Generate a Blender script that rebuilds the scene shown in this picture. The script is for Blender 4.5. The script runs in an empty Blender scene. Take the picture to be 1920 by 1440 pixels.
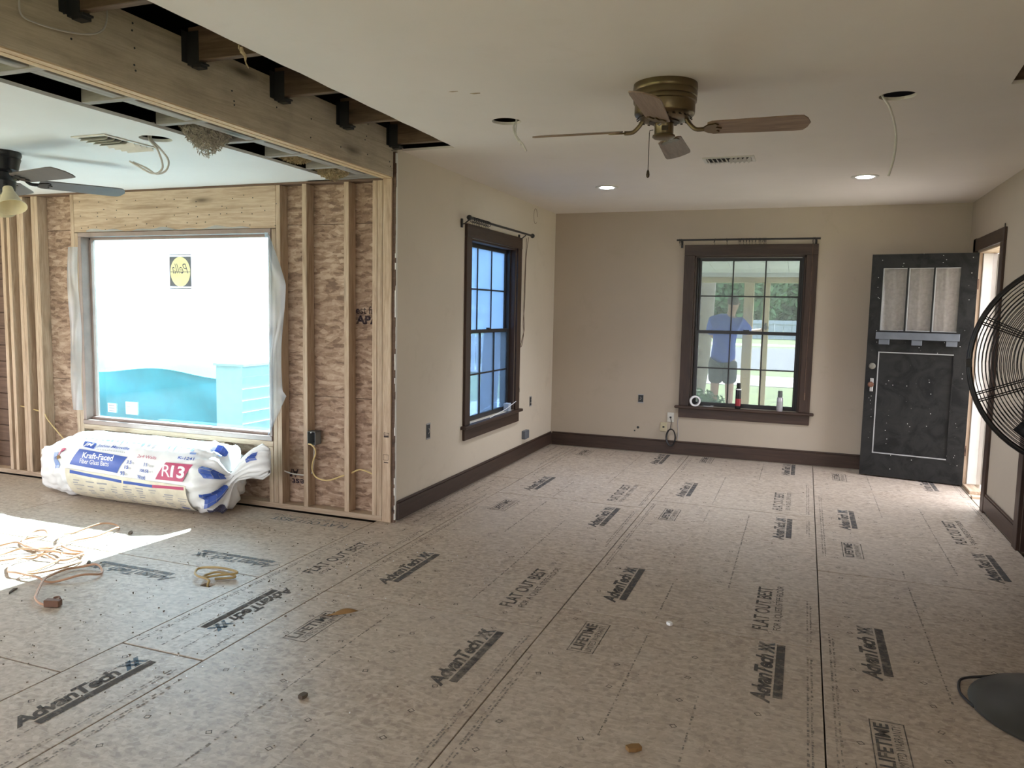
import bpy, bmesh, math, random
from mathutils import Vector, Matrix
random.seed(7)
SC = bpy.context.scene
COL = SC.collection
PI = math.pi
R = math.radians

# ------------------------------------------------------------------ camera
YAW, PITCH, ROLL, FPX, CAMH = 0.36040, 0.09598, 0.01929, 1447.5, 1.4958
f_ = Vector((-math.sin(YAW)*math.cos(PITCH), math.cos(YAW)*math.cos(PITCH), -math.sin(PITCH)))
r0 = Vector((math.cos(YAW), math.sin(YAW), 0)); u0 = r0.cross(f_)
rt = math.cos(ROLL)*r0 + math.sin(ROLL)*u0
up = -math.sin(ROLL)*r0 + math.cos(ROLL)*u0
cd = bpy.data.cameras.new('camera'); cam = bpy.data.objects.new('camera', cd); COL.objects.link(cam)
cd.sensor_fit = 'HORIZONTAL'; cd.sensor_width = 36; cd.lens = FPX/1920*36; cd.clip_start = .05; cd.clip_end = 400
M3 = Matrix((rt, up, -f_)).transposed()
cam.matrix_world = Matrix.Translation((0, 0, CAMH)) @ M3.to_4x4()
SC.camera = cam

# ------------------------------------------------------------------ light and exposure
SC.view_settings.view_transform = 'Standard'; SC.view_settings.look = 'None'
SC.view_settings.gamma = 1; SC.view_settings.use_curve_mapping = False
SC.view_settings.exposure = 2.5
SC.cycles.use_denoising = True
SC.cycles.max_bounces = 14; SC.cycles.diffuse_bounces = 8; SC.cycles.transparent_max_bounces = 24
SC.cycles.sample_clamp_indirect = 6
W = bpy.data.worlds.new('sky'); SC.world = W; W.use_nodes = True
bg = W.node_tree.nodes['Background']; bg.inputs[0].default_value = (.93, .93, 1, 1); bg.inputs[1].default_value = 1.6

def lamp(kind, name, loc, energy, color, direction=None, **kw):
    l = bpy.data.lights.new(name, kind); l.energy = energy; l.color = color
    for k, v in kw.items(): setattr(l, k, v)
    o = bpy.data.objects.new(name, l); COL.objects.link(o); o.location = loc
    if direction is not None: o.rotation_euler = Vector(direction).to_track_quat('-Z', 'Y').to_euler()
    return o
SUN_EL = R(41)
lamp('SUN', 'sun', (-4, 12, 9), 10.5, (1, .94, .86), (-.085*math.cos(SUN_EL), -math.cos(SUN_EL), -math.sin(SUN_EL)), angle=R(.6))
def portal(name, loc, d, sx, sy):
    o = lamp('AREA', name, loc, 1, (1, 1, 1), d, shape='RECTANGLE', size=sx, size_y=sy)
    o.data.cycles.is_portal = True
portal('portal_picture_window', (-4.55, 4.80, 1.28), (0, -1, 0), 1.9, 1.55)
portal('portal_side_window', (-2.79, 6.43, 1.3), (1, 0, 0), 1.2, 1.7)
portal('portal_back_window', (-.57, 8.36, 1.3), (0, -1, 0), 1.2, 1.7)
portal('portal_door', (1.62, 7.33, 1.05), (-1, 0, 0), 1.1, 2.1)
portal('portal_far_left', (-10.68, 1.0, 1.3), (1, 0, 0), 5.1, 1.8)  # serves an added, unseen opening that brightens the second room
portal('portal_near', (-5.0, -2.68, 1.3), (0, 1, 0), 5.1, 1.8)  # its opening behind the camera is added for more room light
portal('portal_right_rear', (1.56, -1.2, 1.35), (-1, 0, 0), 1.9, 1.6)  # for the added rear opening that lights the beam face
portal('portal_added_opening', (-8.45, 4.8, 1.28), (0, -1, 0), 2.0, 1.6)  # for an added out-of-view opening that brings in sun and sky

# ------------------------------------------------------------------ geometry helpers
WORLD = {}
def wl(o):
    return WORLD.get(o.name, Vector((0, 0, 0))) if o else Vector((0, 0, 0))
def tag(o, label=None, cat=None, group=None, kind=None):
    if label: o['label'] = label
    if cat: o['category'] = cat
    if group: o['group'] = group
    if kind: o['kind'] = kind
    return o
def empty(name, loc, label=None, cat=None, group=None, kind=None, parent=None):
    o = bpy.data.objects.new(name, None); COL.objects.link(o)
    o.empty_display_size = .1
    WORLD[o.name] = Vector(loc)
    if parent: o.parent = parent
    o.location = Vector(loc) - wl(parent)
    return tag(o, label, cat, group, kind)
class MB:
    def __init__(s): s.v = []; s.f = []
    def add(s, vs, fs):
        n = len(s.v); s.v += [tuple(v) for v in vs]; s.f += [tuple(i+n for i in q) for q in fs]; return s
    def box(s, x0, x1, y0, y1, z0, z1):
        x0, x1 = min(x0, x1), max(x0, x1); y0, y1 = min(y0, y1), max(y0, y1); z0, z1 = min(z0, z1), max(z0, z1)
        return s.add([(x0,y0,z0),(x1,y0,z0),(x1,y1,z0),(x0,y1,z0),(x0,y0,z1),(x1,y0,z1),(x1,y1,z1),(x0,y1,z1)],
              [(0,3,2,1),(4,5,6,7),(0,1,5,4),(1,2,6,5),(2,3,7,6),(3,0,4,7)])
    def obox(s, c, size, m=None):
        a, b, d = [k/2 for k in size]; m = m or Matrix()
        vs = [m @ Vector(p) for p in [(-a,-b,-d),(a,-b,-d),(a,b,-d),(-a,b,-d),(-a,-b,d),(a,-b,d),(a,b,d),(-a,b,d)]]
        c = Vector(c)
        return s.add([c+v for v in vs], [(0,3,2,1),(4,5,6,7),(0,1,5,4),(1,2,6,5),(2,3,7,6),(3,0,4,7)])
    def prism(s, poly, h, m=None):          # poly in local XY, extruded along local Z 0..h, then m
        m = m or Matrix(); n = len(poly)
        vs = [m @ Vector((x, y, 0)) for x, y in poly] + [m @ Vector((x, y, h)) for x, y in poly]
        fs = [tuple(range(n))[::-1], tuple(range(n, 2*n))] + [(i, (i+1) % n, n+(i+1) % n, n+i) for i in range(n)]
        return s.add(vs, fs)
    def lathe(s, prof, m=None, n=24, cap=True):
        m = m or Matrix(); vs = []; fs = []
        for r, z in prof:
            for i in range(n): vs.append(m @ Vector((r*math.cos(2*PI*i/n), r*math.sin(2*PI*i/n), z)))
        for k in range(len(prof)-1):
            for i in range(n): fs.append((k*n+i, k*n+(i+1) % n, (k+1)*n+(i+1) % n, (k+1)*n+i))
        if cap:
            fs.append(tuple(range(n))[::-1]); fs.append(tuple(range((len(prof)-1)*n, len(prof)*n)))
        return s.add(vs, fs)
    def tube(s, pts, r, n=6, closed=False, smooth=0):
        pts = [Vector(p) for p in pts]
        if smooth: pts = catmull(pts, smooth, closed)
        N = len(pts); rr = r if isinstance(r, (list, tuple)) else [r]*N
        if len(rr) != N: rr = [rr[min(len(rr)-1, int(i*len(rr)/N))] for i in range(N)]
        vs = []; fs = []; prev = None
        for i in range(N):
            a = pts[(i-1) % N] if (closed or i) else pts[0]
            b = pts[(i+1) % N] if (closed or i < N-1) else pts[-1]
            t = (b-a); t = t.normalized() if t.length > 1e-9 else Vector((0, 0, 1))
            if prev is None:
                q = Vector((0, 0, 1)) if abs(t.z) < .9 else Vector((1, 0, 0)); u = t.cross(q).normalized()
            else:
                u = prev - t*prev.dot(t)
                u = u.normalized() if u.length > 1e-6 else t.orthogonal().normalized()
            prev = u; w = t.cross(u)
            for k in range(n): vs.append(pts[i] + rr[i]*(math.cos(2*PI*k/n)*u + math.sin(2*PI*k/n)*w))
        for i in range(N if closed else N-1):
            j = (i+1) % N
            for k in range(n): fs.append((i*n+k, i*n+(k+1) % n, j*n+(k+1) % n, j*n+k))
        if not closed: fs += [tuple(range(n))[::-1], tuple(range((N-1)*n, N*n))]
        return s.add(vs, fs)
    def grid(s, fn, nu, nv):
        vs = [fn(i/nu, j/nv) for i in range(nu+1) for j in range(nv+1)]
        fs = [(i*(nv+1)+j, (i+1)*(nv+1)+j, (i+1)*(nv+1)+j+1, i*(nv+1)+j+1) for i in range(nu) for j in range(nv)]
        return s.add(vs, fs)
    def build(s, name, mat, parent=None, label=None, cat=None, group=None, kind=None, bevel=0, smooth=False, origin=None, solid=0, seg=1):
        if origin is None:
            if parent is None:
                lo = [min(v[i] for v in s.v) for i in range(3)]; hi = [max(v[i] for v in s.v) for i in range(3)]
                origin = ((lo[0]+hi[0])/2, (lo[1]+hi[1])/2, lo[2])
            else:
                lo = [min(v[i] for v in s.v) for i in range(3)]; hi = [max(v[i] for v in s.v) for i in range(3)]
                origin = [(lo[i]+hi[i])/2 for i in range(3)]
        O = Vector(origin)
        me = bpy.data.meshes.new(name)
        me.from_pydata([tuple(Vector(v)-O) for v in s.v], [], s.f)
        if bevel:
            b = bmesh.new(); b.from_mesh(me)
            es = [e for e in b.edges if len(e.link_faces) == 2 and e.calc_face_angle(0) > .5]
            bmesh.ops.bevel(b, geom=es, offset=bevel, segments=seg, affect='EDGES', profile=.6, clamp_overlap=True)
            b.to_mesh(me); b.free()
        if smooth:
            for p in me.polygons: p.use_smooth = True
            if smooth != 2: me.set_sharp_from_angle(angle=R(38))
        me.materials.append(mat); me.update()
        o = bpy.data.objects.new(name, me); COL.objects.link(o)
        WORLD[o.name] = O
        if parent: o.parent = parent
        o.location = O - wl(parent)
        if solid:
            md = o.modifiers.new('solid', 'SOLIDIFY'); md.thickness = solid; md.offset = 0
        return tag(o, label, cat, group, kind)
def catmull(p, n, closed=False):
    out = []; N = len(p)
    for i in range(N if closed else N-1):
        if closed: a, b, c, d = p[(i-1) % N], p[i], p[(i+1) % N], p[(i+2) % N]
        else: a, b, c, d = p[max(i-1, 0)], p[i], p[i+1], p[min(i+2, N-1)]
        for k in range(n):
            t = k/n
            out.append(.5*((2*b)+(c-a)*t+(2*a-5*b+4*c-d)*t*t+(3*b-a-3*c+d)*t*t*t))
    if not closed: out.append(p[-1])
    return out
def copy_tree(root, loc):
    c = root.copy(); COL.objects.link(c); c.location = loc; WORLD[c.name] = Vector(loc)
    for ch in list(root.children):
        d = ch.copy(); COL.objects.link(d); d.parent = c
        for g in list(ch.children):
            e = g.copy(); COL.objects.link(e); e.parent = d
    return c
_tc = {}
def text_geo(body, shear=0, bold=0, spacing=1, cut=0):
    k = (body, shear, bold, spacing, cut)
    if k not in _tc:
        c = bpy.data.curves.new('text', 'FONT'); c.body = body; c.shear = shear; c.offset = bold; c.resolution_u = 3; c.space_character = spacing
        o = bpy.data.objects.new('text', c); m = bpy.data.meshes.new_from_object(o)
        if cut:
            b = bmesh.new(); b.from_mesh(m); ys = [v.co.y for v in b.verts]
            for i in range(1, cut):
                y = min(ys)+(max(ys)-min(ys))*i/cut+1e-5
                bmesh.ops.bisect_plane(b, geom=b.verts[:]+b.edges[:]+b.faces[:], plane_co=(0, y, 0), plane_no=(0, 1, 0))
            b.to_mesh(m); b.free()
        vs = [(v.co.x, v.co.y) for v in m.vertices]; fs = [tuple(p.vertices) for p in m.polygons]
        x0 = min(v[0] for v in vs); x1 = max(v[0] for v in vs); y0 = min(v[1] for v in vs); y1 = max(v[1] for v in vs)
        _tc[k] = ([((x-x0)/(x1-x0), (y-y0)/(y1-y0)) for x, y in vs], fs, (x1-x0)/(y1-y0))
        bpy.data.objects.remove(o); bpy.data.meshes.remove(m)
    return _tc[k]
def put_text(mb, body, fn, u0, u1, v0, v1, **kw):     # text stretched over [u0,u1]x[v0,v1] of the surface fn(u,v)
    vs, fs, _ = text_geo(body, **kw)
    mb.add([fn(u0+(u1-u0)*x, v0+(v1-v0)*y) for x, y in vs], fs)
def put_rect(mb, fn, u0, u1, v0, v1, nu=1, nv=1, skew=0):
    mb.grid(lambda a, b: fn(u0+(u1-u0)*a+skew*b, v0+(v1-v0)*b), nu, nv)
def put_frame(mb, fn, u0, u1, v0, v1, t):
    put_rect(mb, fn, u0, u1, v0, v0+t); put_rect(mb, fn, u0, u1, v1-t, v1)
    put_rect(mb, fn, u0, u0+t, v0, v1); put_rect(mb, fn, u1-t, u1, v0, v1)
def plane_fn(o, u, v, off=0):
    o, u, v = Vector(o), Vector(u), Vector(v); n = u.cross(v).normalized()*off
    return lambda a, b: o + u*a + v*b + n

# ------------------------------------------------------------------ materials
class Nt:
    def __init__(s, name):
        s.m = bpy.data.materials.new(name); s.m.use_nodes = True; s.t = s.m.node_tree; s.t.nodes.clear()
        s.out = s.t.nodes.new('ShaderNodeOutputMaterial')
    def n(s, typ, props=None, **inp):
        nd = s.t.nodes.new('ShaderNode'+typ)
        for k, v in (props or {}).items(): setattr(nd, k, v)
        for k, v in inp.items():
            key = int(k[1:]) if k[0] == '_' and k[1:].isdigit() else k.replace('_', ' ')
            s.set(nd.inputs[key], v)
        return nd
    def set(s, sock, v):
        if hasattr(v, 'is_output') or isinstance(v, bpy.types.NodeSocket): s.t.links.new(v, sock)
        else:
            if sock.type == 'RGBA' and len(v) == 3: v = (*v, 1)
            sock.default_value = v
    def coord(s, kind='Object', scale=(1, 1, 1), loc=None, rot=(0, 0, 0)):
        tc = s.n('TexCoord'); mp = s.n('Mapping', Scale=scale, Rotation=rot)
        s.t.links.new(tc.outputs[kind], mp.inputs['Vector'])
        if loc == 'rand':
            oi = s.n('ObjectInfo'); mu = s.n('Math', {'operation': 'MULTIPLY'}, _0=oi.outputs['Random'], _1=37.0)
            cb = s.n('CombineXYZ', X=mu.outputs[0], Y=mu.outputs[0], Z=mu.outputs[0])
            s.t.links.new(cb.outputs[0], mp.inputs['Location'])
        return mp.outputs[0]
    def noise(s, vec, scale, detail=4, rough=.55, dist=0):
        return s.n('TexNoise', Vector=vec, Scale=scale, Detail=detail, Roughness=rough, Distortion=dist).outputs['Fac']
    def ramp(s, fac, stops):
        nd = s.n('ValToRGB', Fac=fac); e = nd.color_ramp.elements
        while len(e) < len(stops): e.new(.5)
        for el, (p, c) in zip(e, stops):
            el.position = p; el.color = (*c, 1) if len(c) == 3 else c
        return nd.outputs['Color']
    def mix(s, fac, a, b, mode='MIX'):
        nd = s.n('Mix', {'data_type': 'RGBA', 'blend_type': mode})
        s.set(nd.inputs[0], fac); s.set(nd.inputs[6], a); s.set(nd.inputs[7], b)
        return nd.outputs[2]
    def bump(s, h, strength=.3, dist=.005):
        return s.n('Bump', Strength=strength, Distance=dist, Height=h).outputs[0]
    def bsdf(s, color, rough=.6, metal=0, normal=None, **kw):
        b = s.n('BsdfPrincipled', Base_Color=color, Roughness=rough, Metallic=metal)
        if normal is not None: s.set(b.inputs['Normal'], normal)
        for k, v in kw.items(): s.set(b.inputs[k.replace('_', ' ')], v)
        s.t.links.new(b.outputs[0], s.out.inputs[0]); return b
def g3(v): return (v, v, v)
def plain(name, c, rough=.5, metal=0, var=.12, scale=9, **kw):
    n = Nt(name); v = n.coord('Object', (1, 1, 1), 'rand')
    f = n.noise(v, scale, 4)
    col = n.ramp(f, [(.3, tuple(x*(1-var) for x in c)), (.7, tuple(min(1, x*(1+var)) for x in c))])
    n.bsdf(col, rough, metal, **kw); return n.m
def wood(name, dark, mid, light, axis='Z', rough=.75, knots=True, grain=1., dirt=0.):
    n = Nt(name); st = {'X': (1.2, 16, 16), 'Y': (16, 1.2, 16), 'Z': (16, 16, 1.2)}[axis]
    kt = {'X': (2.2, 9, 9), 'Y': (9, 2.2, 9), 'Z': (9, 9, 2.2)}[axis]
    v = n.coord('Object', st, 'rand')
    f = n.noise(v, 1.6*grain, 6, .6, 1.2)
    fine = n.noise(v, 9*grain, 3, .6)
    col = n.ramp(f, [(.25, dark), (.48, mid), (.75, light)])
    col = n.mix(n.ramp(fine, [(.35, g3(.35)), (.6, g3(0))]), col, dark)
    oi = n.n('ObjectInfo'); tone = n.ramp(oi.outputs['Random'], [(0, g3(.82)), (1, g3(1.0))])
    col = n.mix(1., col, tone, 'MULTIPLY')
    if knots:
        kv = n.coord('Object', kt, 'rand')
        vo = n.n('TexVoronoi', Vector=kv, Scale=.8, Randomness=1.0)
        k = n.ramp(vo.outputs['Distance'], [(.06, g3(1)), (.15, g3(.4)), (.24, g3(0))])
        sel = n.ramp(vo.outputs['Color'], [(.50, g3(0)), (.54, g3(1))])
        col = n.mix(n.mix(1., k, sel, 'MULTIPLY'), col, tuple(x*.35 for x in dark))
    if dirt:
        dv = n.coord('Object', (1, 1, 1), 'rand'); d = n.ramp(n.noise(dv, 4, 5, .65), [(.45, g3(0)), (.75, g3(dirt))])
        col = n.mix(d, col, (.05, .04, .035))
    n.bsdf(col, rough, 0, n.bump(f, .25, .003)); return n.m
def osb(name, cols, stretch=(3.4, 3.4, 11), scale=4.2, dust=None, flake=.9, bumpv=.35):
    n = Nt(name); v = n.coord('Object', (1, 1, 1), 'rand')
    wv = n.n('TexNoise', Vector=v, Scale=3.5, Detail=3); vv = n.mix(.07, v, wv.outputs['Color'])
    outs = []
    for rot in ((.3, .5, .9), (1.3, .2, 2.1), (.7, 1.1, .1)):
        mp = n.n('Mapping', Vector=vv, Scale=stretch, Rotation=rot)
        vo = n.n('TexVoronoi', Vector=mp.outputs[0], Scale=scale)
        outs.append(vo.outputs['Color'])
    a = n.mix(.5, outs[0], outs[1]); a = n.mix(.4, a, outs[2])
    bw = n.n('RGBToBW', Color=a).outputs[0]
    fine = n.noise(v, 60, 3)
    h = n.n('Math', {'operation': 'MULTIPLY_ADD'}, _0=fine, _1=.25, _2=bw).outputs[0]
    k = len(cols); col = n.ramp(h, [(.4+.45*i/(k-1), c) for i, c in enumerate(cols)])
    if dust:
        d = n.ramp(n.noise(v, 1.3, 6, .65), [(.35, g3(0)), (.75, g3(dust[1]))]); col = n.mix(d, col, dust[0])
        for rot in (.5, 2.0):
            mp = n.n('Mapping', Vector=vv, Scale=(10, 62, 10), Rotation=(0, 0, rot))
            fb = n.ramp(n.noise(mp.outputs[0], 1.0, 2, .5), [(.60, g3(0)), (.68, g3(.38))]); col = n.mix(fb, col, (.58, .51, .43))
        sp = n.ramp(n.noise(v, 42, 2), [(.70, g3(0)), (.78, g3(.35))]); col = n.mix(sp, col, (.05, .045, .04))
    n.bsdf(col, .8 if not dust else .5, 0, n.bump(h, bumpv, .003)); return n.m
def plaster(name, c, stain, rough=.75, amt=.5):
    n = Nt(name); v = n.coord('Object', (1, 1, 1))
    f = n.noise(v, 1.1, 6, .6); col = n.ramp(f, [(.3, tuple(x*.93 for x in c)), (.7, c)])
    s2 = n.ramp(n.noise(v, 2.7, 8, .7, .4), [(.58, g3(0)), (.8, g3(amt))]); col = n.mix(s2, col, stain)
    s3 = n.ramp(n.noise(v, 26, 2), [(.74, g3(0)), (.8, g3(amt*.5))]); col = n.mix(s3, col, stain)
    n.bsdf(col, rough, 0, n.bump(n.noise(v, 30, 4), .08, .004)); return n.m
def printed(name, c, wear=.5):
    n = Nt(name); v = n.coord('Object', (1, 1, 1), 'rand')
    d = n.n('BsdfDiffuse', Color=c); t = n.n('BsdfTransparent')
    w = n.ramp(n.noise(v, 26, 4, .7), [(.38, g3(0)), (.66, g3(wear))])
    w2 = n.ramp(n.noise(v, 3, 2), [(.4, g3(0)), (.7, g3(wear*.5))])
    fac = n.mix(1., w, w2, 'ADD')
    mx = n.n('MixShader', Fac=fac, _1=d.outputs[0], _2=t.outputs[0]); n.t.links.new(mx.outputs[0], n.out.inputs[0]); return n.m
def glass(name, tint, veil=0., veilc=(.8, .9, 1), refl=.06):
    n = Nt(name); t = n.n('BsdfTransparent', Color=tint); sh = t.outputs[0]
    if veil:
        tl = n.n('BsdfTranslucent', Color=veilc); df = n.n('BsdfDiffuse', Color=veilc)
        ms = n.n('MixShader', Fac=.35, _1=tl.outputs[0], _2=df.outputs[0])
        sh = n.n('MixShader', Fac=veil, _1=sh, _2=ms.outputs[0]).outputs[0]
    gl = n.n('BsdfGlossy', Color=(1, 1, 1), Roughness=.02); fr = n.n('LayerWeight', Blend=.2)
    mu = n.n('Math', {'operation': 'MULTIPLY_ADD', 'use_clamp': True}, _0=fr.outputs['Fresnel'], _1=.6, _2=refl*.5)
    mx = n.n('MixShader', Fac=mu.outputs[0], _1=sh, _2=gl.outputs[0]); n.t.links.new(mx.outputs[0], n.out.inputs[0]); return n.m
def film(name, c, opac, rough=.3):
    n = Nt(name); t = n.n('BsdfTransparent', Color=(.97, .98, 1)); tl = n.n('BsdfTranslucent', Color=c); df = n.n('BsdfDiffuse', Color=c)
    ms = n.n('MixShader', Fac=.5, _1=tl.outputs[0], _2=df.outputs[0])
    v = n.coord('Object', (1, 1, 1)); f = n.ramp(n.noise(v, 4, 2, .5), [(.35, g3(opac*.85)), (.7, g3(min(1, opac*1.15)))])
    mx = n.n('MixShader', Fac=f, _1=t.outputs[0], _2=ms.outputs[0])
    gl = n.n('BsdfGlossy', Color=g3(1), Roughness=rough)
    m2 = n.n('MixShader', Fac=.06, _1=mx.outputs[0], _2=gl.outputs[0]); n.t.links.new(m2.outputs[0], n.out.inputs[0]); return n.m
def emit(name, c, s):
    n = Nt(name); e = n.n('Emission', Color=c, Strength=s); n.t.links.new(e.outputs[0], n.out.inputs[0]); return n.m

PINE = [(.30, .20, .13), (.52, .39, .275), (.64, .51, .385)]
M = {}
for ax in 'XYZ': M['pine'+ax] = wood('pine_'+ax, *PINE, axis=ax)
M['paleY'] = wood('pale_ply_edge', (.45, .30, .17), (.62, .45, .27), (.75, .58, .38), 'Y', knots=False)
M['beam'] = wood('weathered_beam', (.42, .345, .25), (.58, .49, .37), (.68, .59, .46), 'Y', dirt=.22)
M['greyX'] = wood('grey_old_joist_x', (.22, .20, .185), (.36, .335, .31), (.47, .44, .42), 'X', dirt=.2)
M['greyY'] = wood('grey_old_board_y', (.22, .20, .185), (.36, .335, .31), (.47, .44, .42), 'Y', dirt=.2)
M['joist'] = wood('brown_joist', (.09, .055, .032), (.17, .11, .065), (.27, .18, .11), 'X', dirt=.4)
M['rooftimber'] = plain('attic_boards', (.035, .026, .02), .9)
M['osb'] = osb('osb_sheathing', [(.18, .112, .075), (.29, .19, .13), (.375, .26, .185), (.48, .355, .26)])
M['oldboard'] = wood('old_sheathing', (.09, .05, .035), (.15, .09, .06), (.2, .125, .085), 'X')
M['subfloor'] = osb('subfloor_face', [(.29, .225, .175), (.385, .31, .245), (.43, .35, .28), (.52, .44, .365)], (11, 13, 11), 4.4, dust=((.50, .445, .39), .4), bumpv=.12)
M['floorbase'] = plain('dark_floor_gap', (.03, .022, .016), .9)
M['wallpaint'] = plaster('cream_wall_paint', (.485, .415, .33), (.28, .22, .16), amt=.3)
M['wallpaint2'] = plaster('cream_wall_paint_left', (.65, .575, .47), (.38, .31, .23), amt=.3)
M['ceilpaint'] = plaster('ceiling_paint', (.80, .74, .67), (.58, .50, .40), amt=.22)
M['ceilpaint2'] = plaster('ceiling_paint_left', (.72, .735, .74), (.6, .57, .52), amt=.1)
M['trimX'] = wood('brown_trim_x', (.028, .014, .009), (.055, .029, .019), (.08, .044, .03), 'X', .5, knots=False, dirt=.2)
M['trimY'] = wood('brown_trim_y', (.028, .014, .009), (.055, .029, .019), (.08, .044, .03), 'Y', .5, knots=False, dirt=.2)
M['trimZ'] = wood('brown_trim_z', (.028, .014, .009), (.055, .029, .019), (.08, .044, .03), 'Z', .5, knots=False, dirt=.2)
M['sash'] = plain('dark_bronze_sash', (.02, .02, .022), .4)
M['winframe'] = plain('mauve_brown_vinyl', (.24, .175, .15), .4)
M['glass_back'] = glass('hazed_glass_back', (.42, .465, .48), .085, (.85, .93, .95))  # tint dims the outdoors; the pale veil paints in glare haze
M['glass_side'] = glass('veiled_glass_side', (.36, .49, .66), .10, (.6, .8, 1))  # blue tint under a pale translucent veil
M['glass_frost'] = glass('frosted_film_glass', (.30, .44, .62), .50, (.52, .74, 1))
M['glass_picture'] = glass('blue_filmed_glass', (.76, .93, 1.0), .008, (.8, .95, 1))
M['poly'] = film('poly_sheet', (.52, .66, .78), .36)
M['door'] = None
M['white'] = plain('white_paint_worn', (.72, .70, .66), .5, var=.06)
M['greyblue'] = plain('grey_blue_paint', (.13, .145, .17), .5)
M['panelline'] = plain('lit_bevel_grey', (.36, .36, .36), .5)  # light caught by the door's bevels, put into the colour
M['lace'] = None
M['brass'] = plain('antique_brass', (.17, .13, .075), .36, .95)
M['brassdark'] = plain('dark_brass', (.06, .045, .03), .4, .8)
M['bladewood'] = wood('fan_blade_oak', (.16, .10, .062), (.25, .165, .11), (.33, .23, .155), 'X', .5, knots=False, grain=1.4)
M['bladewoodY'] = wood('fan_blade_oak_y', (.16, .10, .062), (.25, .165, .11), (.33, .23, .155), 'Y', .5, knots=False, grain=1.4)
M['blacksatin'] = plain('black_satin_metal', (.012, .012, .014), .35, .2)
M['greyblade'] = plain('dark_grey_blade', (.10, .085, .08), .55)
M['amberglass'] = plain('frosted_cream_glass', (.72, .62, .40), .35)
M['fanblack'] = plain('black_powder_coat', (.012, .011, .011), .45, .3)
M['fanbase'] = plain('dark_cast_base', (.038, .038, .035), .4, .2)
M['steel'] = plain('steel_nailing_plate', (.055, .055, .055), .5, .6)
M['boxgrey'] = plain('grey_plastic_box', (.17, .18, .18), .5)
M['boxdark'] = plain('dark_box_inside', (.03, .035, .04), .6)
M['romex'] = plain('yellow_cable', (.62, .47, .22), .5)
M['romexwhite'] = plain('white_grey_cable', (.52, .49, .45), .5)
M['cordtan'] = plain('tan_orange_cord', (.44, .25, .15), .5)
M['cordold'] = plain('dull_yellow_wire', (.36, .25, .09), .55)
M['plugbrown'] = plain('brown_plug', (.14, .065, .035), .5)
M['blackcord'] = plain('black_rubber', (.012, .011, .012), .5)
M['ventwhite'] = plain('white_vent_metal', (.62, .60, .54), .45)
M['ventdark'] = plain('dark_duct', (.025, .022, .02), .8)
M['insul'] = plain('tan_insulation', (.42, .33, .20), .95, var=.3, scale=30)
M['insulwhite'] = plain('dusty_white_insulation', (.40, .36, .30), .95, var=.3, scale=30)
M['bag'] = plain('white_bag_plastic', (.78, .79, .80), .28, var=.05)
M['bagcream'] = plain('cream_clear_window', (.70, .65, .53), .3, var=.12, scale=14)
M['pblue'] = plain('print_blue', (.045, .10, .40), .35, var=.06)
M['pbluel'] = plain('print_light_blue', (.22, .32, .60), .35, var=.06)
M['pred'] = plain('print_magenta_red', (.46, .06, .15), .35, var=.06)
M['pwhite'] = plain('print_white', (.85, .86, .88), .35, var=.03)
M['pgrey'] = plain('print_grey', (.36, .36, .38), .45)
M['pblack'] = plain('print_dark', (.05, .05, .09), .45)
M['ink'] = printed('floor_ink', (.115, .11, .108), .45)
M['inkfaint'] = printed('floor_ink_faint', (.25, .225, .205), .7)
M['inkxgrey'] = printed('floor_ink_x', (.15, .16, .17), .7)
M['inkblue'] = printed('floor_ink_blue', (.13, .20, .27), .6)
M['inkfade'] = printed('floor_ink_dusty', (.22, .24, .26), .6)
M['inkosb'] = printed('sheathing_ink', (.03, .025, .04), .35)
M['almond'] = plain('almond_plate', (.52, .46, .30), .45)
M['led'] = emit('led_lens', (.86, .93, 1), 14)
M['grass'] = plain('lawn', (.12, .15, .05), .9, var=.4, scale=3)
M['leaf'] = plain('leaf_green', (.20, .36, .10), .6, var=.5, scale=2)
M['leafdark'] = plain('leaf_dark_green', (.10, .20, .085), .6, var=.5, scale=2)
M['bark'] = plain('grey_bark', (.22, .19, .16), .95, var=.35, scale=16)
M['concrete'] = plain('concrete', (.42, .41, .39), .9, var=.08)
M['asphalt'] = plain('asphalt', (.105, .105, .13), .9)
M['fencewhite'] = plain('pale_blue_fence', (.42, .48, .56), .6)
M['sidingwhite'] = plain('white_siding', (.70, .72, .74), .6, var=.05)
M['shedpaint'] = plain('pale_blue_shed_paint', (.36, .62, .66), .6, var=.05)
M['tarp'] = plain('blue_tarp', (.010, .33, .43), .5, var=.2, scale=2)
M['porchwhite'] = plain('porch_beadboard', (.60, .61, .59), .6, var=.06)
M['newpine'] = wood('yellow_post_lumber', (.42, .32, .17), (.58, .46, .27), (.68, .56, .35), 'Z', knots=True)
M['newpineX'] = wood('yellow_post_lumber_x', (.42, .32, .17), (.58, .46, .27), (.68, .56, .35), 'X', knots=True)
M['skin'] = plain('skin', (.52, .30, .22), .5, var=.06)
M['shirt'] = plain('blue_cotton', (.03, .085, .42), .85)
M['shorts'] = plain('charcoal_cotton', (.06, .065, .075), .85)
M['hair'] = plain('dark_hair', (.03, .022, .018), .6)
M['capgrey'] = plain('grey_cap', (.35, .36, .38), .7)
M['glove'] = plain('dark_glove', (.045, .045, .055), .7)
M['shoe'] = plain('dark_shoe', (.05, .045, .04), .6)
M['dirt'] = plain('dark_wood_crumb', (.10, .075, .055), .9)
M['chip'] = plain('brown_wood_chip', (.22, .12, .04), .8)
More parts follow.
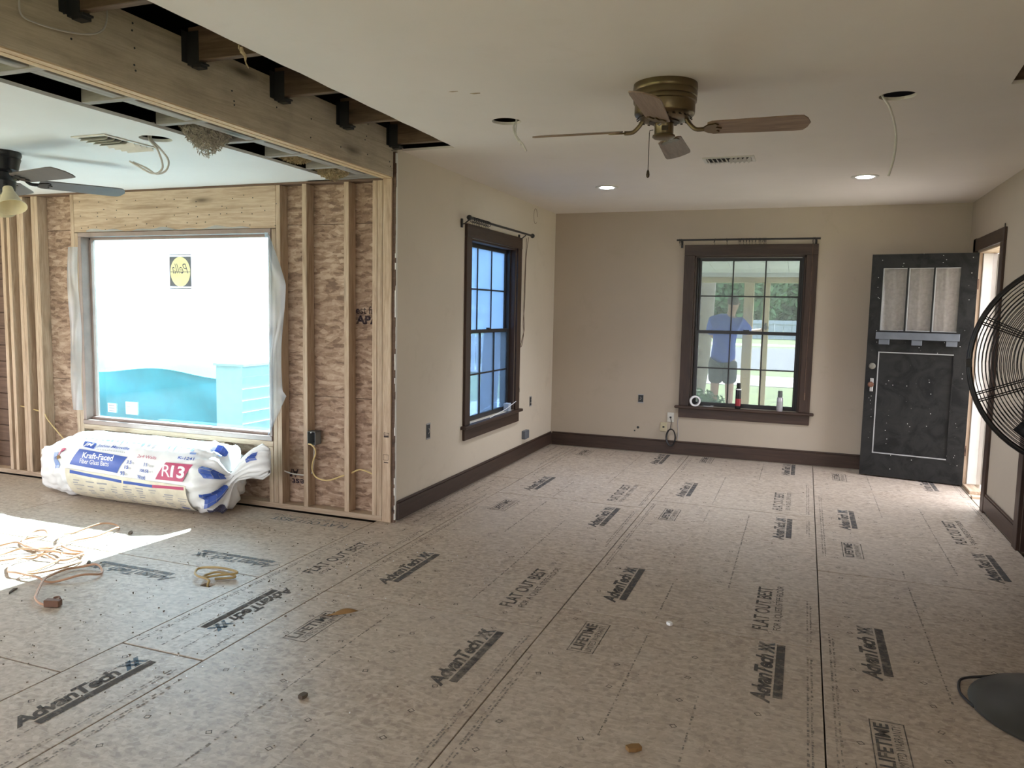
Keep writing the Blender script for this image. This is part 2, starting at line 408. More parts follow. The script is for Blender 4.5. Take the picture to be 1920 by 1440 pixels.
def door_mat():
    n = Nt('black_door_paint'); v = n.coord('Object', (1, 1, 1))
    sm = n.noise(v, 4.5, 7, .65, 1.4)
    col = n.ramp(sm, [(.38, (.005, .005, .005)), (.5, (.014, .0138, .0135)), (.75, (.024, .0235, .022))])
    vo = n.n('TexVoronoi', Vector=v, Scale=30); sel = n.ramp(vo.outputs['Color'], [(.66, g3(0)), (.70, g3(1))])
    dot = n.ramp(vo.outputs['Distance'], [(.08, g3(1)), (.13, g3(0))]); col = n.mix(n.mix(1., dot, sel, 'MULTIPLY'), col, (.6, .6, .58))
    sc = n.ramp(n.noise(v, 34, 3, .7), [(.70, g3(0)), (.74, g3(.5))]); col = n.mix(sc, col, (.10, .10, .10))
    n.bsdf(col, .55, 0, n.bump(sm, .1, .003), Specular_IOR_Level=.3); return n.m
M['door'] = door_mat()
def lace_mat():
    n = Nt('lace_curtain'); v = n.coord('Object', (1, 1, 1))
    f = n.noise(v, 30, 3, .6); vo = n.n('TexVoronoi', Vector=v, Scale=22)
    col = n.ramp(f, [(.35, (.56, .53, .50)), (.65, (.68, .65, .62))]); col = n.mix(n.ramp(vo.outputs['Distance'], [(.2, g3(.25)), (.4, g3(0))]), col, (.68, .66, .64))
    n.bsdf(col, .9, 0); return n.m
M['lace'] = lace_mat()

# ------------------------------------------------------------------ dimensions
XL, XR, YB, H, H2, YW = -2.6075, 1.375, 8.18, 2.548, 2.362, 4.635
XFAR, YN = -10.5, -2.5

# ================================================================== FLOOR
floor = MB().box(XFAR, XR+.1, YN, YB+.05, -.12, -.022).build('floor', M['floorbase'], label='subfloor of grey-beige printed panels across both rooms', cat='floor', kind='structure')
PANELS = []
def panel(x0, x1, y0, y1, notch=None):
    g = .0028; e = .0048
    mb = MB()
    if notch is None: mb.box(x0+g, x1-g, y0+e, y1-e, -.02, 0)
    else:
        a0, a1, b0, b1 = notch
        xs = [x0+g, a0, a1, x1-g]; ys = [y0+g, b0, b1, y1-g]
        for i in range(3):
            for j in range(3):
                if (i, j) != (1, 1): mb.box(xs[i], xs[i+1], ys[j], ys[j+1], -.02, 0)
    o = mb.build('subfloor_panel', M['subfloor'], floor, bevel=0 if notch else .0016)
    PANELS.append((x0, x1, y0, y1, o)); return o
def panel_at(x, y):
    for x0, x1, y0, y1, o in PANELS:
        if x0 <= x <= x1 and y0 <= y <= y1: return o
    return floor
xS, xA, xB, xC, xD = -2.745, -2.296, -1.077, .142, 1.361
def column(x0, x1, breaks):
    for a, b in zip(breaks, breaks[1:]): panel(x0, x1, a, b)
column(xS, xA, [-2.4, .03, 2.47, 4.66]); panel(-2.62, xA, 4.66, 6.35); panel(-2.62, xA, 6.35, YB)
column(xA, xB, [-2.4, -1.516, .922, 3.36, 5.798, YB])
column(xB, xC, [-2.4, -1.242, 1.196, 3.634, 6.072, YB])
column(xC, xD+.01, [-2.4, -.086, 2.352, 4.79, 7.228, YB])
row = [-2.4, -1.5, -.28, .94, 2.17, 3.385, 4.60]
for i, (a, b) in enumerate(zip(row, row[1:])):
    off = 0 if i % 2 else 1.1
    xs = [xS]
    while xs[-1] > XFAR: xs.append(max(XFAR, xs[-1]-(off if len(xs) == 1 and off else 2.438)))
    for c, d in zip(xs, xs[1:]):
        panel(d, c, a, b, (-2.945, -2.88, 3.152, 3.205) if d < -2.9 < c and a < 3.18 < b else None)

def floor_fn(x, y, ang, z=.0012):     # u along reading direction, v up of the letters
    c, s = math.cos(ang), math.sin(ang)
    return lambda u, v: Vector((x+u*c-v*s, y+u*s+v*c, z))
UPY = PI/2
def advantech(x, y, ang, faint=False):
    """x, y: near end of the bar's middle; letters stand on the bar's left."""
    fn = floor_fn(x, y, ang); p = panel_at(x+.25*math.cos(ang), y+.25*math.sin(ang))
    mb = MB(); put_text(mb, 'AdvanTech', fn, -.055, .40, .022, .098, shear=.28, bold=.036, spacing=.89)
    put_rect(mb, fn, 0, .525, -.022, .014)
    mb.build('printed_logo', M['inkfade' if faint else 'ink'], p)
    mx = MB(); strip = x < -2.4 and not faint
    for a, b, d in ((.415, .022, .06), (.455, .022, .06)):
        mx.add([fn(a, .022), fn(a+.022, .022), fn(a+.08, .092), fn(a+.055, .092)], [(0, 1, 2, 3)])
        mx.add([fn(a+.055, .022), fn(a+.08, .022), fn(a+.03, .092), fn(a+.008, .092)], [(0, 1, 2, 3)])
    mx.build('printed_mark', M['inkfade' if faint else 'inkblue' if strip else 'inkxgrey'], p)
def flatout(x, y, ang, L=.61, faint=False):
    fn = floor_fn(x, y, ang); p = panel_at(x+.3*math.cos(ang), y+.3*math.sin(ang))
    mb = MB(); put_text(mb, 'FLAT OUT BEST', fn, 0, L, .0, .075, spacing=1.02, bold=.014)
    put_text(mb, 'FOR A QUIET, STIFF FLOOR', fn, .02, L+.05, -.062, -.022)
    mb.build('printed_slogan', M['inkfade' if faint else 'ink'], p)
def lifetime(x, y, ang):
    fn = floor_fn(x, y, ang); p = panel_at(x, y); mb = MB()
    put_frame(mb, fn, -.17, .17, -.06, .06, .0045)
    put_text(mb, 'LIFETIME', fn, -.15, .15, -.005, .047, bold=.03); put_text(mb, 'LIMITED WARRANTY', fn, -.15, .15, -.045, -.015)
    mb.build('printed_warranty_box', M['ink'], p)
for x, y in [(-2.485, 1.86), (-2.03, 3.62), (-1.255, 2.71), (-2.045, 6.02), (-1.265, 5.18), (-1.28, 7.6), (-.82, 3.86), (-.83, 6.33), (-.03, 3.08), (-.035, 5.41),
             (-.04, 7.62), (.40, 3.46), (.40, 5.86), (1.16, 5.03), (1.14, 7.45), (.40, 1.0), (-1.25, .3), (-.82, 1.4)]: advantech(x, y, UPY)
advantech(-2.535, 3.26, -UPY)
advantech(-2.83, 3.62, PI, True); advantech(-3.2, 3.225, PI, True)
for x, y in [(-2.51, 3.55), (-1.31, 3.54), (-1.33, 5.91), (-.09, 3.75), (-.09, 6.18), (1.09, 5.75), (-1.31, 1.1), (-.09, 1.3)]: flatout(x, y, UPY)
flatout(-2.85, 4.45, PI, .6, True)
for x, y in [(-2.075, 2.955), (-2.085, 5.43), (-2.11, 7.84), (-.855, 3.345), (-.868, 5.687), (-.867, 8.0), (.357, 2.885), (.358, 5.30), (.37, 7.70), (.357, .5)]: lifetime(x, y, UPY)
# small printed fastener diamonds and edge line print, on each panel of the front room
for x0, x1, y0, y1, p in list(PANELS):
    if x0 < -2.8 or y1 < 1.5: continue
    mb = MB(); w = x1-x0
    for k in range(max(1, round(w/.3))):
        xx = x0+.12+k*.29+random.uniform(-.02, .02); yy = y0+.1
        while yy < y1-.06:
            a = random.uniform(-.5, .5)+.78; s = .0105
            fn = floor_fn(xx+random.uniform(-.01, .01), yy, a, .0011)
            put_frame(mb, fn, -s, s, -s, s, .003)
            yy += random.choice((.2, .203, .41))
    mb.build('fastener_marks', M['ink'], p, kind='stuff')
    mb = MB(); fnl = floor_fn(0, 0, 0, .0011)
    for xx in (x0+.035, x0+.05, x1-.045, x1-.06, x0+w*.38, x0+w*.62):
        yy = y0+.05
        while yy < y1-.12:
            L = random.uniform(.005, .022)
            if math.sin(yy*2.1+xx*9) > -.2: put_rect(mb, fnl, xx, xx+random.uniform(.004, .010), yy, yy+L)
            yy += L+random.choice((.004, .006, .02))
    mb.build('edge_print', M['inkfaint'], p, kind='stuff')

# ================================================================== WALLS
def wall_with_hole(name, mat, axis, pos, th, a0, a1, z0, z1, holes, label, parent=None):
    """wall slab along 'X' or 'Y'; pos = room face, pos+th = outer face; holes = [(h0,h1,zb,zt)]"""
    mb = MB(); cuts = sorted(holes)
    def bx(p0, p1, q0, q1):
        if p1-p0 < 1e-4 or q1-q0 < 1e-4: return
        if axis == 'X': mb.box(p0, p1, pos, pos+th, q0, q1)
        else: mb.box(pos, pos+th, p0, p1, q0, q1)
    cur = a0
    for h0, h1, zb, zt in cuts:
        bx(cur, h0, z0, z1); bx(h0, h1, z0, zb); bx(h0, h1, zt, z1); cur = h1
    bx(cur, a1, z0, z1)
    return mb.build(name, mat, label=label, cat='wall', kind='structure')
BW = (-1.095, -.02, .53, 2.085)      # back window opening
SW = (5.88, 6.97, .53, 2.075)        # side window opening
DR = (6.87, 7.79, 0, 2.075)          # front door opening
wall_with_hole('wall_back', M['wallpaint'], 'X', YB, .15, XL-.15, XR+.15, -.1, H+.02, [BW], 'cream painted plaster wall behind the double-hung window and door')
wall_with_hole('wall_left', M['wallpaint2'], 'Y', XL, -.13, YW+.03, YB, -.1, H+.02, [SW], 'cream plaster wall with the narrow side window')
wall_with_hole('wall_right', M['wallpaint'], 'Y', XR, .15, YN, YB+.15, -.1, H+.02, [(-2.1, -.3, .6, 2.1), (3.6, 5.74, -.05, 2.1), DR], 'cream plaster wall at the front doorway')  # first hole is an unseen opening added for light
wall_with_hole('wall_near', M['wallpaint'], 'X', YN, -.12, XFAR, XR+.15, -.1, 3.3, [(-7.5, -2.5, .5, 2.15)], 'plain wall behind the camera')  # hole is an unseen opening added to raise the room's brightness
wall_with_hole('wall_far', M['wallpaint'], 'Y', XFAR, -.12, YN-.12, YW+.1, -.1, 3.3, [(-1.5, 3.5, .45, 2.15)], 'plain wall at the far left of the second room')  # large hole is added to let daylight in from the left
hall = MB(); hall.box(2.7, 2.75, 3.4, 5.9, -.1, 2.6); hall.box(1.525, 2.75, 5.9, 5.95, -.1, 2.6); hall.box(1.525, 2.75, 3.35, 3.4, -.1, 2.6); hall.box(1.525, 2.75, 3.4, 5.9, 2.55, 2.6); hall.box(1.5, 2.75, 3.4, 5.9, -.12, -.03)
hall.build('wall_hall', M['trimZ'], label='dark brown hallway beyond the right-hand opening', cat='wall', kind='structure')
# torn plaster edge where the old partition met the left wall
n = MB(); z = 0.02
pts = []
while z < H: pts.append(z); z += random.uniform(.025, .07)
for a, b in zip(pts, pts[1:]):
    d = random.uniform(.0, .012); n.box(XL-.006, XL+.0015, YW+.022-d, YW+.034, a, b)
n.build('trim_1', M['white'], label='ragged white plaster edge at the end of the left wall', cat='trim', kind='structure')
# baseboards
def baseboard(name, axis, pos, sgn, a0, a1, z0, label, h=.15):
    mat = M['trimX'] if axis == 'X' else M['trimY']
    def bb(d, za, zb, nm, par):
        mb = MB()
        if axis == 'X': mb.box(a0, a1, pos, pos+sgn*d, za, zb)
        else: mb.box(pos, pos+sgn*d, a0, a1, za, zb)
        return mb
    o = bb(.019, z0, h-.018, 0, 0).build(name, mat, label=label, cat='baseboard', kind='structure', bevel=.002)
    bb(.014, h-.018, h, 0, 0).build('cap_moulding', mat, o, bevel=.004)
    return o
baseboard('baseboard_back', 'X', YB, -1, XL+.02, XR-.0, .008, 'dark brown baseboard below the back window')
baseboard('baseboard_left', 'Y', XL, 1, YW+.035, YB-.02, .012, 'scuffed dark brown baseboard along the left wall')
baseboard('baseboard_right', 'Y', XR, -1, 5.85, 6.76, .02, 'chipped dark brown baseboard right of the doorway', .155)

# ================================================================== CEILINGS (cut polygons with holes)
from mathutils.geometry import delaunay_2d_cdt
def inside(p, poly):
    x, y = p; c = False; n = len(poly)
    for i in range(n):
        (x1, y1), (x2, y2) = poly[i], poly[(i+1) % n]
        if (y1 > y) != (y2 > y) and x < (x2-x1)*(y-y1)/(y2-y1)+x1: c = not c
    return c
def plate(outer, holes, z, th):
    vs = []; es = []
    for loop in [outer]+holes:
        b = len(vs); vs += [Vector(p) for p in loop]; es += [(b+i, b+(i+1) % len(loop)) for i in range(len(loop))]
    v2, e2, f2, *_ = delaunay_2d_cdt(vs, es, [], 0, 1e-6)
    keep = []
    for f in f2:
        c = sum((v2[i] for i in f), Vector((0, 0)))/len(f)
        if inside(c, outer) and not any(inside(c, h) for h in holes): keep.append(tuple(f))
    n = len(v2); mb = MB()
    mb.v = [(p.x, p.y, z) for p in v2]+[(p.x, p.y, z+th) for p in v2]
    mb.f = [f[::-1] for f in keep]+[tuple(i+n for i in f) for f in keep]
    cnt = {}
    for f in keep:
        for i in range(len(f)):
            a, b = f[i], f[(i+1) % len(f)]; cnt[(a, b)] = 1
    for (a, b) in cnt:
        if (b, a) not in cnt: mb.f.append((a, b, b+n, a+n))
    return mb
def circ(x, y, r, n=28): return [(x+r*math.cos(2*PI*i/n), y+r*math.sin(2*PI*i/n)) for i in range(n)]
CAN = .082
ragged = [(-2.21+random.uniform(-.005, .005), 4.725-i*.12) for i in range(1, 60)]
ragged = [p for p in ragged if p[1] > YN+.1]
outer = [(XR+.05, YN-.05), (XR+.05, YB+.05), (XL-.05, YB+.05), (XL-.05, 4.735), (-2.215, 4.725)]+ragged+[(-2.21, YN-.05)]
hatch = [(.785, 3.72), (.81, 4.14), (1.25, 4.14), (1.25, 3.72)]
ceiling = plate(outer, [circ(-1.63, 4.155, CAN), circ(.357, 4.205, CAN), circ(-1.636, 6.54, CAN), circ(.365, 6.505, CAN), hatch], H, .016).build('ceiling', M['ceilpaint'], label='off-white front room ceiling cut away beside the beam', cat='ceiling', kind='structure', origin=(0, 4, H))
rag2 = [(-3.045-.004*math.sin(i*1.7)-.002*(i % 3)-.012*i*.06, -2.3+i*.25) for i in range(28)]
outer2 = [(XFAR-.05, YN-.05), (-3.03, YN-.05)]+rag2+[(-3.095, YW+.02), (XFAR-.05, YW+.02)]
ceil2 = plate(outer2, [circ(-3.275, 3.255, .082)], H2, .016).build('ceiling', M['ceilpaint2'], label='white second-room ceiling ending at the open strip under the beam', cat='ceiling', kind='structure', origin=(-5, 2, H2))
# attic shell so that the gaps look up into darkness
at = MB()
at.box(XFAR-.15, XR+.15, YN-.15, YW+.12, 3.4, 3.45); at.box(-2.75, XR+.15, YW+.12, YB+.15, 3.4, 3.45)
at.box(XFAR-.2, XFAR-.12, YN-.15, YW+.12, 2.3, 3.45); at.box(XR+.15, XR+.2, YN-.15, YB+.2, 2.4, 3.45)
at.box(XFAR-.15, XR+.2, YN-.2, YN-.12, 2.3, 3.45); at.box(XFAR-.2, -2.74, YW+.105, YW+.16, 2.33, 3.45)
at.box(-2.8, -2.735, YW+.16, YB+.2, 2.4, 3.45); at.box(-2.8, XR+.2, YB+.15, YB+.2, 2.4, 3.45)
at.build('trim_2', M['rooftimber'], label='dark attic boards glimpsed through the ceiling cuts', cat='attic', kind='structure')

# ================================================================== BEAM, JOISTS, HANGERS
beam = empty('support_beam', (-2.665, 1.2, 2.36), 'long weathered timber beam under the ceiling gap between the rooms', 'beam')
MB().box(-2.665, -2.624, YN, YW+.002, 2.362, 2.662).build('beam_ply', M['beam'], beam, bevel=.002)
MB().box(-2.708, -2.6665, YN, YW+.002, 2.362, 2.662).build('beam_ply', M['beam'], beam, bevel=.002)
MB().box(-2.664, -2.626, YN, YW, 2.3565, 2.3615).build('ply_edge', M['paleY'], beam)
MB().box(-2.707, -2.669, YN, YW, 2.3555, 2.3615).build('ply_edge', M['paleY'], beam)
nails = MB()
yy = 1.9
while yy < 4.6:
    for z in (2.44, 2.52, 2.6):
        for dz in (0, .022):
            if random.random() < .6: nails.lathe([(.0045, 0), (.0045, .002)], Matrix.Translation((-2.624, yy+random.uniform(-.02, .02), z+dz+random.uniform(-.015, .015))) @ Matrix.Rotation(PI/2, 4, 'Y'), 6)
    yy += .3
nails.build('nail_heads', M['boxdark'], beam, kind='stuff')
JY = [1.60, 2.22, 2.82, 3.42, 4.02, 4.60]
for y in JY:
    MB().box(-2.62, -1.2, y-.019, y+.019, H+.017, 2.71).build('joist', M['joist'], ceiling, bevel=.002)
    hg = MB()
    for s in (-1, 1):
        hg.box(-2.622, -2.56, y+s*.0195, y+s*.0225, 2.555, 2.69)
        hg.box(-2.6238, -2.6215, y+s*.0195, y+s*.055, 2.555, 2.69)
    hg.box(-2.622, -2.54, y-.0225, y+.0225, 2.547, 2.555)
    hg.box(-2.60, -2.55, y-.021, y+.021, 2.535, 2.547)
    hg.build('joist_hanger', M['steel'], beam)
for k, y in enumerate([1.35, 1.76, 2.185, 2.62, 3.04, 3.475, 3.86, 4.26, 4.56]):
    MB().box(-3.035 if y > 0 else -3.5, -2.725, y-.02, y+.02, 2.367, 2.53).build('joist', M['greyX'], ceil2, bevel=.002)
for a, b in [(1.0, 2.165), (2.205, 2.60), (2.64, 3.02), (3.06, 3.455), (3.495, 3.84), (3.88, 4.24), (4.28, 4.54)]:
    MB().box(-2.85, -2.785, a, b, 2.372, 2.40).build('blocking_board', M['greyY'], ceil2, bevel=.002)
MB().box(-3.3, -2.71, YW-.02, YW+.02, 2.362, 2.40).build('nailer', M['greyX'], ceil2)
def fluff(name, c, rad, mat, label, n=900, droop=0):
    c = Vector(c); mb = MB()
    for i in range(n):
        a = random.uniform(0, 2*PI); b = math.acos(random.uniform(-1, 1)); rr = random.uniform(.55, 1)
        p = c+Vector((rad[0]*math.sin(b)*math.cos(a)*rr, rad[1]*math.sin(b)*math.sin(a)*rr, rad[2]*math.cos(b)*rr - droop*max(0, 1-rr*abs(math.sin(b)))*random.random()))
        d = Vector((random.gauss(0, 1), random.gauss(0, 1), random.gauss(0, 1))).normalized()*random.uniform(.006, .016); e = d.orthogonal().normalized()*.0028
        mb.add([p-d, p+e, p+d, p-e], [(0, 1, 2, 3)])
    core = []
    mb.lathe([(.02, -rad[2]*.6), (min(rad[:2])*.7, -rad[2]*.2), (min(rad[:2])*.8, rad[2]*.3), (.03, rad[2]*.6)], Matrix.Translation(c) @ Matrix.Diagonal((rad[0]/min(rad[:2]), rad[1]/min(rad[:2]), 1, 1)), 14)
    return mb.build(name, mat, label=label, cat='insulation', smooth=2)
fluff('insulation_clump', (-2.95, 3.27, 2.40), (.10, .16, .07), M['insulwhite'], 'dusty grey-white insulation tuft drooping lowest under the beam', 5000, .10)
fluff('insulation_clump', (-2.99, 4.07, 2.42), (.10, .14, .05), M['insul'], 'tan insulation patch lying flat in the gap, nearer the tuft', 3500)
fluff('insulation_clump', (-2.95, 4.42, 2.40), (.13, .10, .06), M['insul'], 'tan insulation bulge at the far end of the gap by the post', 3500, .04)
hatchbox = MB()
hatchbox.box(.78, 1.25, 4.14, 4.16, H+.016, H+.3); hatchbox.box(.76, .78, 3.72, 4.16, H+.016, H+.3)
hatchbox.build('trim_3', M['joist'], label='brown wood lining of the square ceiling cut at top right', cat='trim', kind='structure')
dw = MB().tube([(-2.606, 2.0, 2.56), (-2.604, 2.0, 2.487), (-2.60, 2.05, 2.473), (-2.60, 2.165, 2.482), (-2.602, 2.279, 2.508), (-2.604, 2.341, 2.547), (-2.606, 2.362, 2.604), (-2.606, 2.357, 2.67)], .0035, 6, smooth=5)
dw.build('loose_wire', M['romexwhite'], label='thin pale wire looping down the face of the beam at top left', cat='wire')
sc = MB()
sc.tube([(-2.23, 2.68, 2.552), (-2.235, 2.69, 2.535), (-2.225, 2.70, 2.52), (-2.23, 2.705, 2.50)], [.006, .009, .007, .003], 5).tube([(-2.225, 2.66, 2.552), (-2.23, 2.665, 2.54), (-2.22, 2.66, 2.53)], .003, 4).tube([(-2.23, 2.70, 2.515), (-2.235, 2.715, 2.495), (-2.225, 2.72, 2.478)], .003, 4)
sc.build('paper_scrap', M['insul'], label='torn paper shred hanging from the ceiling edge beside the beam', cat='scrap')

# ================================================================== FRAMED WALL (left room)
wf = empty('wall_framed', (-4.5, YW, 0), 'open stud wall with sheathing around the big bright window', 'wall', kind='structure')
D0, D1 = YW, YW+.089
def stud(x0, x1, z0=.038, z1=2.346, name='stud', mat='pineZ', y0=D0, y1=D1):
    return MB().box(x0+.0006, x1-.0006, y0, y1, z0, z1).build(name, M[mat], wf, bevel=.002)
for x in (-10.3, -9.9, -9.46, -7.44, -7.0, -6.72): stud(x, x+.038)
stud(-6.375, -6.337); stud(-6.305, -6.267); stud(-6.18, -6.142); stud(-6.142, -6.104); stud(-6.012, -5.974); stud(-5.974, -5.936)
stud(-5.572, -5.534)
stud(-5.533, -5.495, .038, 2.04, 'jack_stud')
stud(-3.575, -3.537); stud(-3.614, -3.576, .038, 2.04, 'jack_stud'); stud(-3.655, -3.617, .038, .455, 'cripple_stud')
stud(-3.352, -3.313); stud(-3.008, -2.968); stud(-2.782, -2.745); stud(-2.744, -2.703)
for x in (-5.3, -4.9, -4.5, -4.1): stud(x, x+.038, .038, .455, 'cripple_stud')
MB().box(-2.7, -2.632, D0-.003, D1, .0, 2.3555).build('corner_post', M['pineZ'], wf, bevel=.003)
MB().box(-2.631, -2.6095, D0+.012, D1, 0.0, H-.02).build('lath_edge', M['oldboard'], wf)
MB().box(-5.533, -3.576, D0+.001, D0+.04, 2.046, 2.346).build('header', M['pineX'], wf, bevel=.002)
MB().box(-5.495, -3.617, D0, D1, .458, .496).build('rough_sill', M['pineX'], wf, bevel=.002)
MB().box(XFAR, -2.702, D0+.004, D1, 2.347, 2.3615).build('top_plate', M['oldboard'], wf, bevel=.002)
MB().box(XFAR, -2.702, D0, D1, .0005, .0375).build('bottom_plate', M['pineX'], wf, bevel=.002)
nb = MB()
for x in [-5.48+.1*i for i in range(20)]:
    for z in (2.08, 2.16, 2.21, 2.27):
        if random.random() < .55: nb.lathe([(.004, 0), (.004, .002)], Matrix.Translation((x+random.uniform(-.03, .03), D0+.001, z+random.uniform(-.02, .02))) @ Matrix.Rotation(PI/2, 4, 'X'), 6)
nb.build('nail_heads', M['boxdark'], wf, kind='stuff')
# sheathing panels (joints at z .845 and 2.072)
for x0, x1 in ((-2.62, -3.612), (-5.505, -6.03)):
    for z0, z1 in ((-.02, .843), (.847, 2.070), (2.074, 2.4)):
        MB().box(x0, x1, D1+.001, D1+.012, z0, z1).build('sheathing_panel', M['osb'], wf)
MB().box(-3.613, -5.504, D1+.001, D1+.012, -.02, .50).build('sheathing_panel', M['osb'], wf)
MB().box(-3.613, -5.504, D1+.001, D1+.012, 2.036, 2.4).build('sheathing_panel', M['osb'], wf)
z = -.02
while z < 2.35:
    for a, b in (((XFAR, -9.42), (-7.44, -6.035)) if .5 < z < 1.95 else ((XFAR, -6.035),)):  # boards leave room for the second opening, added for light
        MB().box(a, b, D1+.001, D1+.018, z, min(z+.135, 2.4)).build('sheathing_board', M['oldboard'], wf, bevel=.002)
    z += .141
MB().box(XFAR-.1, -9.42, D1+.02, D1+.045, -.1, 2.4).box(-9.42, -7.44, D1+.02, D1+.045, -.1, .5).box(-9.42, -7.44, D1+.02, D1+.045, 2.06, 2.4).box(-7.44, -5.52, D1+.02, D1+.045, -.1, 2.4).build('exterior_skin', M['oldboard'], wf)
MB().box(-3.6, -2.74, D1+.02, D1+.045, -.1, 2.4).build('exterior_skin', M['oldboard'], wf)
# sheathing print, one upright and one upside down
pf = plane_fn((0, D1-.0005, 0), (1, 0, 0), (0, 0, 1))
mb = MB(); put_text(mb, 'best frame', pf, -3.0, -2.70, 1.445, 1.50, bold=.02); put_text(mb, 'APA', pf, -2.965, -2.78, 1.375, 1.435, bold=.04)
mb.build('sheathing_print', M['inkosb'], wf)
pg = plane_fn((0, D1-.0005, 0), (-1, 0, 0), (0, 0, -1))
mb = MB(); put_text(mb, 'APA', pg, 3.46, 3.60, -.285, -.225, bold=.04); put_text(mb, 'best fr', pg, 3.36, 3.61, -.215, -.165, bold=.02)
mb.build('sheathing_print', M['inkosb'], wf)
pm = plane_fn((0, D0-.0036, 0), (1, 0, 0), (0, 0, 1))
mb = MB(); put_rect(mb, pm, -2.686, -2.646, .60, .612); put_frame(mb, pm, -2.686, -2.646, .615, .632, .003); put_frame(mb, pm, -2.69, -2.65, .44, .48, .003); put_rect(mb, pm, -2.685, -2.65, .42, .427)
mb.build('grade_stamp', M['inkosb'], wf)
# ---------------- picture window
pw = empty('window_1', (-4.55, YW, .50), 'large bright picture window with blue protective film in the stud wall', 'window', kind='structure')
fx0, fx1, fz0, fz1 = -5.492, -3.617, .499, 2.043
t = .034
MB().box(fx0, fx1, D0-.006, D1+.03, fz1-t, fz1).build('frame_head', M['winframe'], pw, bevel=.003)
MB().box(fx0, fx1, D0-.012, D1+.03, fz0, fz0+t).build('frame_sill', M['winframe'], pw, bevel=.003)
MB().box(fx0, fx0+t, D0-.006, D1+.03, fz0+t, fz1-t).build('frame_jamb', M['winframe'], pw, bevel=.003)
MB().box(fx1-t*.7, fx1, D0-.006, D1+.03, fz0+t, fz1-t).build('frame_jamb', M['winframe'], pw, bevel=.003)
st = MB(); gx0, gx1, gz0, gz1 = fx0+t, fx1-t*.7, fz0+t, fz1-t
st.box(gx0, gx1, D1-.045, D1+.02, gz0, gz0+.02); st.box(gx0, gx1, D1-.02, D1+.02, gz1-.02, gz1); st.box(gx0, gx0+.02, D1-.02, D1+.02, gz0, gz1); st.box(gx1-.012, gx1, D1-.02, D1+.02, gz0, gz1)
st.build('glazing_bead', M['winframe'], pw, bevel=.002)
MB().box(gx0+.01, gx1-.01, D1+.002, D1+.006, gz0+.01, gz1-.01).build('pane', M['glass_picture'], pw)
GY = D1-.001
gfm = plane_fn((0, GY, 0), (1, 0, 0), (0, 0, 1)); gfr = plane_fn((0, GY-.0012, 0), (-1, 0, 0), (0, 0, 1))
sk = MB(); put_rect(sk, gfm, -4.645, -4.43, 1.625, 1.855); put_rect(sk, gfm, -4.645, -4.43, 1.865, 1.872); put_rect(sk, gfm, -4.645, -4.43, 1.608, 1.616)
stk = sk.build('sticker', M['greyblue'], pw, label='yellow and dark brand sticker seen reversed on the glass')
el = MB(); el.add([gfm(-4.5375+.098*math.cos(2*PI*i/32), 1.738+.115*math.sin(2*PI*i/32))+Vector((0, -.0008, 0)) for i in range(32)], [tuple(range(32))])
el.build('sticker_oval', plain('sticker_yellow', (.93, .90, .50), .5), stk)
el = MB(); put_text(el, 'Pella', gfr, 4.46, 4.615, 1.725, 1.80, shear=.45, bold=-.012); put_rect(el, gfr, 4.44, 4.635, 1.735, 1.739)
el.build('sticker_lettering', M['pblack'], stk)
for (a, b, c, d, lb) in ((-5.33, -5.24, .595, .668, 1), (-5.135, -5.01, .59, .692, 2)):
    s_ = MB(); put_rect(s_, gfm, a, b, c, d); s_ = s_.build('glass_label', M['pwhite'], pw)
    s2 = MB()
    for k in range(3 if lb == 1 else 2): put_rect(s2, lambda u, v: gfm(u, v)+Vector((0, -.0008, 0)), a+.012, a+(.075 if lb == 1 else .05), d-.022-.022*k, d-.012-.022*k)
    s2.build('label_lines', M['pgrey'], s_)
s_ = MB(); put_rect(s_, gfm, -4.80, -4.785, 1.85, 1.853); put_frame(s_, gfm, -4.802, -4.783, 1.858, 1.872, .003); s_.build('glass_mark', M['pgrey'], pw)
def flap_l(u, v):
    z = 1.93-1.32*v; w = .10+.02*math.sin(v*3.1)
    return Vector((fx0+.005-w*u-.012*math.sin(v*9), D0-.010-.018*math.sin(u*PI)*(1+.5*math.sin(v*14))-.006*u, z))
MB().grid(flap_l, 8, 30).build('plastic_flap', M['poly'], pw, smooth=2)
def flap_r(u, v):
    z = 2.01-1.46*v
    w = .02+.12*min(1, v*4)+.02*math.sin(v*7) if v < .8 else (.15*(1-v)/.2+.005)
    return Vector((fx1-.02+w*u, D0-.012-.03*math.sin(u*PI*.9)*(1+.6*math.sin(v*11+u*2))-.004, z))
MB().grid(flap_r, 10, 40).build('plastic_flap', M['poly'], pw, smooth=2)
def flap_t(u, v): return Vector((fx0+.1+1.6*u, D0-.008-.004*math.sin(u*40), fz1+.004+v*(.012+.008*math.sin(u*17)+.006*math.sin(u*41))))
MB().grid(flap_t, 60, 1).build('plastic_flap', M['poly'], pw, smooth=2)

